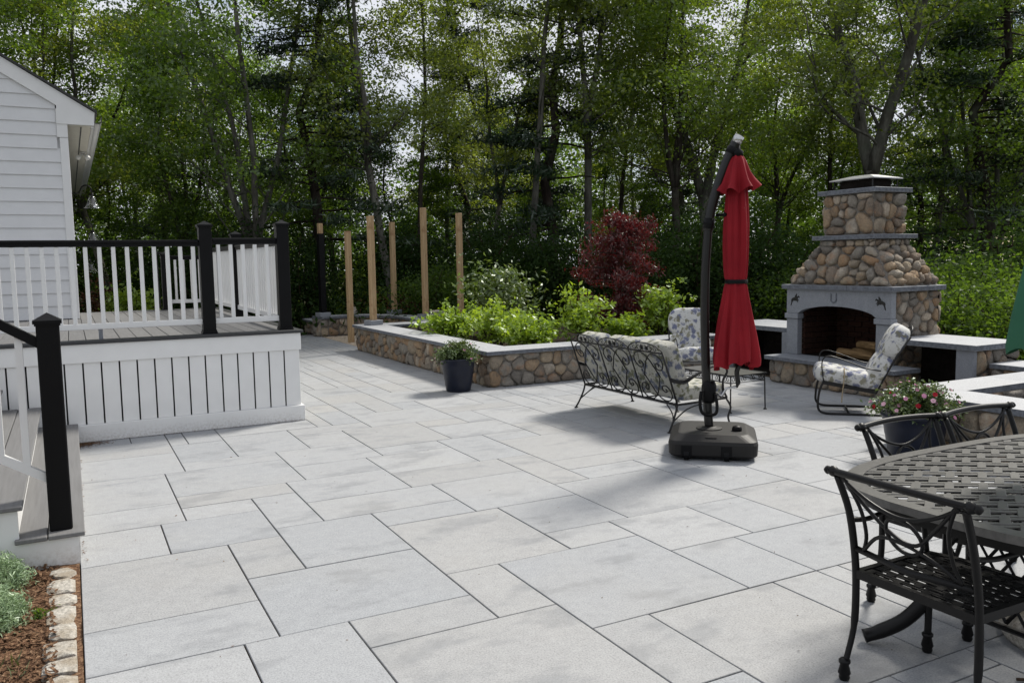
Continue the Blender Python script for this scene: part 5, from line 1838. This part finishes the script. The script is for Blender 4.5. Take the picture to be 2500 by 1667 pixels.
# ------------------------------------------------------------------ mulch bed with granite setts and silver mounds
def build_bed():
    rnd = random.Random(21)
    mb = MB()
    nx, ny = 40, 60
    X0, X1, Y0, Y1 = -3.6, -.4585, -7.0, .16
    vs = []
    for j in range(ny+1):
        for i in range(nx+1):
            x, y = X0 + (X1-X0)*i/nx, Y0 + (Y1-Y0)*j/ny
            vs.append((x, y, -.012 + .016*math.sin(x*9+y*4)*math.sin(y*7-x*3) + rnd.uniform(0, .012)))
    fs = [(j*(nx+1)+i, j*(nx+1)+i+1, (j+1)*(nx+1)+i+1, (j+1)*(nx+1)+i) for j in range(ny) for i in range(nx)]
    o = link('planting_bed', mb.add(vs, fs).mesh('planting_bed', True), M['mulch'])
    tag(o, kind='structure')
    # chips
    rs = np.random.RandomState(9)
    n = 9000
    c = np.stack([rs.uniform(-1.9, -.56, n), rs.uniform(-2.6, .10, n), rs.uniform(.0, .028, n)], 1)
    L = rs.uniform(.006, .034, n)[:, None]; Wd = rs.uniform(.0025, .007, n)[:, None]
    a = rs.uniform(0, 6.28, n); tilt = rs.uniform(-.45, .45, n)
    d = np.stack([np.cos(a)*np.cos(tilt), np.sin(a)*np.cos(tilt), np.sin(tilt)], 1)
    s = np.stack([-np.sin(a), np.cos(a), rs.uniform(-.5, .5, n)], 1)
    V = np.stack([c - d*L - s*Wd, c + d*L - s*Wd, c + d*L*.8 + s*Wd, c - d*L*.8 + s*Wd], 1).reshape(-1, 3)
    me = np_mesh('mulch_chips', V, np.arange(n*4).reshape(-1, 4), M['mulch'])
    o = link('mulch_chips', me, None)
    tag(o, 'loose reddish brown bark mulch chips in the bed', 'mulch', None, 'stuff')
    # setts
    y = .04
    k = 0
    while y > -2.7:
        L_ = rnd.uniform(.155, .215)
        pts = []
        w0 = -.575 if False else -.60 + rnd.uniform(-.02, .015)
        w1 = -.475 + rnd.uniform(-.004, .004)
        for i in range(60):
            p = Vector((rnd.gauss(0, 1), rnd.gauss(0, 1), rnd.gauss(0, 1))).normalized()
            m_ = max(abs(p.x), abs(p.y), abs(p.z))**.96
            pts.append((p.x/m_, p.y/m_, p.z/m_))
        hz = rnd.uniform(.042, .047)
        P2 = [((w0+w1)/2 + px*(w1-w0)/2*.97, y - L_/2 + py*(L_/2-.011), -.03 + (pz*.5+.5)*hz) for px, py, pz in pts]
        m2 = MB().hull(P2)
        o = link('granite_sett', m2.mesh('granite_sett', False), M['sett'])
        tag(o, 'rough pale granite sett edging the mulch bed', 'paving sett', 'granite setts along the patio edge')
        y -= L_
    part_ = MB().box(-.472, -.459, -7.0, .05, -.05, -.02)
    # silver mounds
    for x, y_, r_, lab, sd in ((-.905, -.09, .215, 'silvery green mound plant close against the stair stringer', 3), (-.905, -.60, .225, 'silvery green mound plant in the middle of the mulch bed', 4)):
        rnd2 = random.Random(sd); rs = np.random.RandomState(sd)
        C = []
        for i in range(520):
            th, ph = rnd2.uniform(0, 2*PI), math.acos(rnd2.uniform(.0, 1))
            k2 = rnd2.uniform(.72, 1.0)
            C.append((r_*k2*math.sin(ph)*math.cos(th), r_*k2*math.sin(ph)*math.sin(th), r_*.72*k2*math.cos(ph) + .01))
        V, Q = leaf_quads(C, 16, .020, .036, rs, .4, .16, -.6, .9)
        V[:, 2] = np.maximum(V[:, 2], .006)
        st = MB()
        for i in range(14):
            a = 2*PI*i/14
            st.tube([(0, 0, 0), (math.cos(a)*r_*.4, math.sin(a)*r_*.4, r_*.35), (math.cos(a)*r_*.7, math.sin(a)*r_*.7, r_*.45)], .003, 3)
        plant('silver_mound', lab, 'plant', (x, y_, .0), (st, V, Q), 'silver', 'twig', 0, 1, None, ('stems', 'foliage'))
    # weeds at the front of the bed
    rs = np.random.RandomState(31)
    C = np.stack([rs.normal(-.98, .10, 150), rs.normal(-1.30, .12, 150), rs.uniform(0, .05, 150)], 1)
    V, Q = leaf_quads(C, 5, .02, .09, rs, -.1, .07, -2.5, 1)
    V[:, 2] = np.maximum(V[:, 2], .0)
    o = link('weedy_grass', np_mesh('weedy_grass', V, Q, M['grass']), None)
    tag(o, 'thin weedy grass tuft growing in the mulch', 'grass', None, 'stuff')
    C = np.stack([rs.normal(-.63, .02, 26), rs.normal(-.62, .03, 26), rs.uniform(0, .03, 26)], 1)
    V, Q = leaf_quads(C, 6, .012, .022, rs, .3, .5, 0, .6)
    V[:, 2] = np.maximum(V[:, 2], .004)
    o = link('weed_clump', np_mesh('weed_clump', V, Q, M['leaf_c']), None)
    tag(o, 'small dark green weed beside the granite setts', 'weed')
build_bed()

# ------------------------------------------------------------------ flower pots
def flower_pot(loc, r_top, r_bot, h, label, plabel, seed, n_flow, cols, spread, fh, mat_leaf='petunia'):
    t = thing('flower_pot', label, 'pot', (*loc, 0), 0)
    prof = [(r_bot*.96, 0), (r_bot, .01)]
    for k in range(1, 5):
        f = k/5
        prof += [(r_bot + (r_top*.95-r_bot)*f - .002, h*f*.92 - .012), (r_bot + (r_top*.95-r_bot)*f + .003, h*f*.92)]
    prof += [(r_top*.95, h*.93), (r_top, h*.945), (r_top, h), (r_top*.93, h), (r_top*.92, h-.03), (.0, h-.032)]
    lpart('pot_body', MB().lathe(prof, 40), M['potblue'], t, True)
    rnd = random.Random(seed); rs = np.random.RandomState(seed)
    p = thing('potted_flowers', plabel, 'plant', (loc[0], loc[1], h-.03), 0)
    st = MB(); C = []; tips = []
    for i in range(70):
        a, k = rnd.uniform(0, 2*PI), math.sqrt(rnd.random())
        rr = spread*k
        zz = fh*(1 - .55*k*k)*rnd.uniform(.35, 1.0)
        if k > .8: zz = rnd.uniform(-.02, .10)
        tip = Vector((math.cos(a)*rr, math.sin(a)*rr, zz + .03))
        path = smooth_path([(math.cos(a)*rr*.2, math.sin(a)*rr*.2, 0), (math.cos(a)*rr*.6, math.sin(a)*rr*.6, zz*.8+.05), tip], 3)
        st.tube(path, .0022, 3, False, False)
        for q in path[2:]: C.append(q[:])
        tips.append(tip)
    V, Q = leaf_quads(C, 13, .032, .034, rs, .4, .5, .2, .8)
    lpart('stems', st, M['petunia'], p)
    link('foliage', np_mesh('foliage', V, Q, M[mat_leaf]), None, p)
    for i in range(n_flow):
        tip = tips[i % len(tips)]
        fm = MB()
        r_ = rnd.uniform(.014, .021)
        nrm = (Vector((tip.x, tip.y, spread*.5)).normalized() + Vector((rnd.gauss(0, .3) - .35, rnd.gauss(0, .3) - .45, .25))).normalized()
        a = nrm.orthogonal().normalized(); b = nrm.cross(a)
        c = tip + nrm*.018 + Vector((rnd.gauss(0, .02), rnd.gauss(0, .02), .0))
        ringp = []
        for k in range(10):
            an = 2*PI*k/10
            rr = r_*(1 if k % 2 == 0 else .86)
            ringp.append(c + (a*math.cos(an) + b*math.sin(an))*rr + nrm*.004)
        fm.add([c - nrm*.010] + ringp, [(0, 1+k, 1+(k+1) % 10) for k in range(10)])
        lpart('flower', fm, M[rnd.choice(cols)], p, True)
flower_pot((3.80, 4.53), .222, .152, .415, 'ribbed navy pot standing at the corner of the fieldstone planter', 'trailing plant with a few pink flowers in the pot by the planter corner', 51, 9, ['pink', 'palepink'], .27, .20)
flower_pot((5.36, -.70), .250, .175, .375, 'navy pot by the stone planter behind the dining chairs', 'full clump of pink and crimson petunias in the pot behind the dining chairs', 52, 70, ['pink', 'palepink', 'palepink', 'pink', 'crimson', 'crimson'], .33, .25)

# ------------------------------------------------------------------ garden shrubs
def shrubs():
    S = [((1110, 13.6), .95, .66, 'low lime shrub deep in the planter next to the darker cedar post', 1),
         ((1212, 13.0), .95, .74, 'broad lime shrub in front of the rhododendron', 2),
         ((1292, 12.2), .80, .58, 'lowest lime shrub close behind the front planter coping', 3),
         ((1425, 12.6), .85, .92, 'tall mounded lime shrub just left of the red maple', 4),
         ((1620, 13.2), .70, .98, 'upright lime shrub just right of the red maple', 5),
         ((1530, 12.6), .55, .52, 'small lime shrub at the foot of the red maple', 6)]
    for (sx, dd), w, h, lab, sd in S:
        x, y = project_xy(sx, dd)
        g = gen_bush(200+sd, w, h, 16, 190, 11, .082, .050, .50, .45, .35, .1)
        plant('lime_shrub', lab, 'shrub', (x, y, .26), g, 'lime', 'twig', 0, 1, 'lime shrubs in the planter', ('stems', 'foliage'))
    g = gen_bush(231, 1.15, 1.45, 9, 260, 11, .10, .10, .40, .4, .35, .0)
    plant('rhododendron', 'tall open rhododendron with pale buds behind the planter shrubs', 'shrub', (6.25, 8.3, .2), g, 'rhodo', 'twig', 0, 1, None, ('stems', 'foliage'))
    x, y = project_xy(888, 21.5)
    plant('lime_shrub', 'bright lime shrub growing behind the curved seat wall', 'shrub', (x, y, -.15), gen_bush(241, 1.5, 1.95, 10, 420, 12, .11, .10, .45, .4, .2), 'lime', 'twig', 0, 1, None, ('stems', 'foliage'))
    x, y = project_xy(838, 21.0)
    plant('lime_shrub', 'small lime shrub next to the black pergola post', 'shrub', (x, y, -.12), gen_bush(242, .9, 1.25, 8, 220, 12, .10, .09, .45, .4, .2), 'lime', 'twig', 0, 1, None, ('stems', 'foliage'))
    x, y = project_xy(932, 20.8)
    plant('lime_shrub', 'small lime shrub seen between two cedar posts', 'shrub', (x, y, -.12), gen_bush(243, .9, 1.15, 8, 200, 12, .10, .09, .45, .4, .2), 'lime', 'twig', 0, 1, None, ('stems', 'foliage'))
    x, y = project_xy(1010, 20.6)
    plant('russet_shrub', 'low russet-leaved shrub behind the curved seat wall', 'shrub', (x, y, -.10), gen_bush(244, 2.2, 1.05, 10, 260, 11, .08, .10, .45, .4, .2), 'russet', 'twig', 0, 1, None, ('stems', 'foliage'))
    x, y = project_xy(312, 17.0)
    plant('lime_shrub', 'bright lime shrub seen through the deck balusters', 'shrub', (x, y, 0), gen_bush(245, .75, 1.30, 8, 240, 12, .10, .09, .45, .4, .15), 'lime', 'twig', 0, 1, None, ('stems', 'foliage'))
    x, y = project_xy(235, 17.2)
    plant('russet_shrub', 'thin dull russet shrub beside the house wall behind the deck', 'shrub', (x, y, 0), gen_bush(246, .7, 1.6, 8, 130, 9, .07, .09, .45, .4, .15), 'russet', 'twig', 0, 1, None, ('stems', 'foliage'))
    # red japanese maple: horizontal layers
    rnd = random.Random(6); rs = np.random.RandomState(6)
    tr = MB(); C = []
    tr.tube(smooth_path([(0, 0, -.1), (.03, .02, .5), (-.02, .03, 1.1), (.04, 0, 1.75)], 4), [.045]*5 + [.03]*4 + [.018]*4, 7)
    for b in range(46):
        z = .25 + 1.75*(b + rnd.random())/46
        a = rnd.uniform(0, 2*PI)
        f = math.sin(PI*min(1, (z+.25)/2.45))**.8
        L = .86*f*rnd.uniform(.35, 1.15) + .06
        p = Vector((0, 0, z*.88))
        pts = [p + Vector((math.cos(a)*L*k/4, math.sin(a)*L*k/4, .13*L*k/4 - .10*L*(k/4)**2 + .03)) for k in range(5)]
        tr.tube(pts, [.012*(1 - .18*k) for k in range(5)], 4, False, False)
        for k in range(1, 5):
            for m_ in range(3 + k):
                C.append((pts[k] + Vector((rnd.gauss(0, .12), rnd.gauss(0, .12), rnd.gauss(.02, .035))))[:])
    V, Q = leaf_quads(C, 15, .065, .068, rs, .25, .34, 1.0, .6)
    plant('red_maple', 'deep red japanese maple rising behind the planter', 'tree', (7.75, 6.55, .22), (tr, V*np.array([.80, .80, 1.16]) - np.array([0, 0, .06]), Q), 'maroon', 'bark', 0, 1.0)
shrubs()

# ------------------------------------------------------------------ the woods
def woods():
    rnd = random.Random(99)
    protos = {}
    def proto(key, gen, leaf_m, bark_m):
        tr, V, Q = gen
        a = tr.mesh('trunk', True); a.materials.append(M[bark_m])
        b = np_mesh('crown', V, Q, M[leaf_m])
        protos[key] = (a, b)
    proto('multi', gen_tree(301, 11.5, .14, 3.0, 4, 2.0, .34, 3.0, .20, 560, 62, .100, .27, low=.12), 'leaf_a', 'barkpale')
    proto('slimA', gen_tree(302, 11.5, .10, 4.4, 1, 3, .2, 2.0, .22, 270, 58, .098, .26), 'leaf_b', 'bark')
    proto('slimB', gen_tree(303, 11.5, .115, 4.0, 2, 4.2, .16, 2.2, .24, 310, 58, .098, .26, low=.1), 'leaf_b', 'barkpale')
    proto('forkC', gen_tree(304, 12, .21, 4.6, 2, 4.4, .30, 3.0, .22, 310, 58, .100, .27), 'leaf_b', 'barkpale')
    proto('oakD', gen_tree(305, 11, .125, 3.2, 3, 4.0, .24, 3.0, .26, 430, 60, .100, .27, low=.15), 'leaf_a', 'bark')
    proto('birch', gen_tree(306, 11.5, .10, 5.5, 1, 3, .2, 1.8, .20, 200, 54, .096, .25, (-.06, .02)), 'leaf_b', 'barkpale')
    proto('darkE', gen_tree(307, 9.5, .12, 2.2, 2, 3.0, .22, 2.4, .28, 430, 54, .100, .28, low=.2), 'leaf_c', 'bark')
    proto('pineA', gen_pine(311, 14.5, .17, 2.4, 2.6, 78), 'needle', 'barkdark')
    proto('pineB', gen_pine(312, 13, .15, 1.6, 2.3, 72), 'needle', 'barkdark')
    def put(key, sx, depth, rz, s, label, group=None, name='woodland_tree', cat='tree'):
        if sx > 1230: depth, s = depth*1.22, s*1.16
        x, y = project_xy(sx, depth)
        t = thing(name, label, cat, (x, y, terrain_z(x, y)), rz, group)
        t.scale = (s, s, s*rnd.uniform(.94, 1.08))
        for nm, me in zip(('trunk', 'crown'), protos[key]):
            o = bpy.data.objects.new(nm, me); COL.objects.link(o); o.parent = t
    put('multi', 655, 20.5, 1.2, 1.0, 'leafy many-stemmed maple rising behind the deck corner')
    put('birch', 1290, 19.0, 2.6, 1.0, 'pale lichened birch leaning behind the cedar posts')
    put('forkC', 2130, 18.6, 2.2, 1.0, 'thick forked grey trunk directly behind the fireplace chimney')
    put('forkC', 1740, 21.0, .3, .88, 'stout trunk rising behind the red umbrella')
    put('slimB', 1440, 20.5, 3.9, 1.0, 'slim twin-stemmed tree left of the red maple')
    put('oakD', 1640, 19.5, 5.0, .92, 'dark branching tree right behind the red maple')
    put('slimB', 965, 20.5, 1.6, 1.0, 'tall pale trunk behind the pergola posts')
    G1, G2, G3 = 'leafy trees in the woods', 'dark pines in the woods', 'dark leafy trees in the woods'
    L1, L2, L3 = 'slender green-leaved tree among many in the woods beyond the patio', 'dark feathery pine among the leafy woods beyond the patio', 'dark green bushy tree low in the woods beyond the patio'
    for i, (key, sx, d) in enumerate((('slimA', 1030, 23), ('slimA', 1515, 22.5), ('slimA', 2030, 23.5), ('slimB', 300, 22), ('oakD', 150, 23), ('slimA', 470, 24), ('multi', 20, 21), ('slimB', 1180, 25),
                                      ('oakD', 1880, 25), ('slimB', 2270, 25), ('multi', 2420, 21), ('slimA', 2480, 24), ('oakD', 2600, 23), ('multi', -120, 24), ('oakD', 830, 27), ('slimB', 1590, 28),
                                      ('multi', 560, 29), ('oakD', 1330, 30), ('slimA', 1780, 31), ('slimB', 1080, 32), ('oakD', 330, 31), ('slimB', 2400, 32), ('slimA', 1960, 34))):
        put(key, sx, d, rnd.uniform(0, 6.28), rnd.uniform(.76, .98), L1, G1)
    for key, sx, d in (('pineA', 785, 21.5), ('pineB', 1350, 19.8), ('pineA', 2400, 20.5), ('pineB', 2235, 27), ('pineA', 420, 28), ('pineB', 1650, 27), ('pineA', 2540, 27), ('pineB', 1130, 29)):
        put(key, sx, d, rnd.uniform(0, 6.28), rnd.uniform(.85, 1.05), L2, G2, 'pine_tree')
    for sx, d in ((240, 25), (760, 23), (1000, 27), (1240, 27), (1530, 25), (1920, 28), (2100, 27), (2380, 29), (480, 21.5), (-40, 28)):
        put('darkE', sx, d, rnd.uniform(0, 6.28), rnd.uniform(.6, .85), L3, G3)
    # understory shrubs at the wood edge
    def bush_proto(key, gen, lm):
        tr, V, Q = gen
        a = tr.mesh('stems'); a.materials.append(M['twig'])
        protos[key] = (a, np_mesh('foliage', V, Q, M[lm]))
    bush_proto('bushA', gen_bush(401, 2.6, 2.2, 12, 420, 26, .085, .16, .6, .35, .15), 'leaf_c')
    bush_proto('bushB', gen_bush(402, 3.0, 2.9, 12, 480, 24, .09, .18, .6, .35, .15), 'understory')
    bush_proto('bushC', gen_bush(403, 2.4, 1.5, 12, 420, 24, .07, .14, .6, .35, .1), 'leaf_c')
    GS = 'understory shrubs at the wood edge'
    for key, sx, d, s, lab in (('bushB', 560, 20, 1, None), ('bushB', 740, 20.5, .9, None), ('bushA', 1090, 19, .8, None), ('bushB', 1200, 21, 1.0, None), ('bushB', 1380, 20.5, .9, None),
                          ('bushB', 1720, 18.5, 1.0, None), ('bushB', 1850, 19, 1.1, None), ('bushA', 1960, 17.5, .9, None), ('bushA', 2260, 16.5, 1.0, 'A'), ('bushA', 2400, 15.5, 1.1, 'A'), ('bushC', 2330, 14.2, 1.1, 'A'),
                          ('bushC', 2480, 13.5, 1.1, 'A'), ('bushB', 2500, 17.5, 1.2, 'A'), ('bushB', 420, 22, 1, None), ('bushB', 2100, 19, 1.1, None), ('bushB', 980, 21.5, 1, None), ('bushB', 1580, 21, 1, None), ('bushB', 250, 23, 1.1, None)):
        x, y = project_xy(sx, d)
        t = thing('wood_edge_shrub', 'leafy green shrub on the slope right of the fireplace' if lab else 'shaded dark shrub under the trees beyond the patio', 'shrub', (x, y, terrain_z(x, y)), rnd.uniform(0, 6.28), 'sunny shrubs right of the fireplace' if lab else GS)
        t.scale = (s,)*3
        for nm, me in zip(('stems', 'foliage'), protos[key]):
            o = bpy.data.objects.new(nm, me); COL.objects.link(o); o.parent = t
    # the far wood reads as one mass
    rs = np.random.RandomState(5)
    C = []
    for i in range(8200):
        sx = rs.uniform(-500, 3000); d = rs.uniform(33, 52)
        x, y = project_xy(sx, d)
        top = 6.6 + 1.4*math.sin(sx*.011) + 1.5*math.sin(sx*.031+1) + rs.normal(0, 1.0)
        C.append((x, y, terrain_z(x, y) + max(.1, top)*rs.uniform(0, 1)**.8))
    V, Q = leaf_quads(C, 22, .42, .20, rs, .25, .65, .3, .8)
    o = link('distant_woods', np_mesh('distant_woods', V, Q, M['leaf_c']), None)
    tag(o, 'far mass of dark green woodland behind the nearer trees', 'woods', None, 'stuff')
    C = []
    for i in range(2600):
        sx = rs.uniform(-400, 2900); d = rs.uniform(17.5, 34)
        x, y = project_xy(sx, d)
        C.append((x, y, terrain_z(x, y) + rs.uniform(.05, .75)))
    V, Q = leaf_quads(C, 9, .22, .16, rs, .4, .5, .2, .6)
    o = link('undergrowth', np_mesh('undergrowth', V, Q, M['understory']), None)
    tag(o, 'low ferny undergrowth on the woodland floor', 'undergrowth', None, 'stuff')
woods()
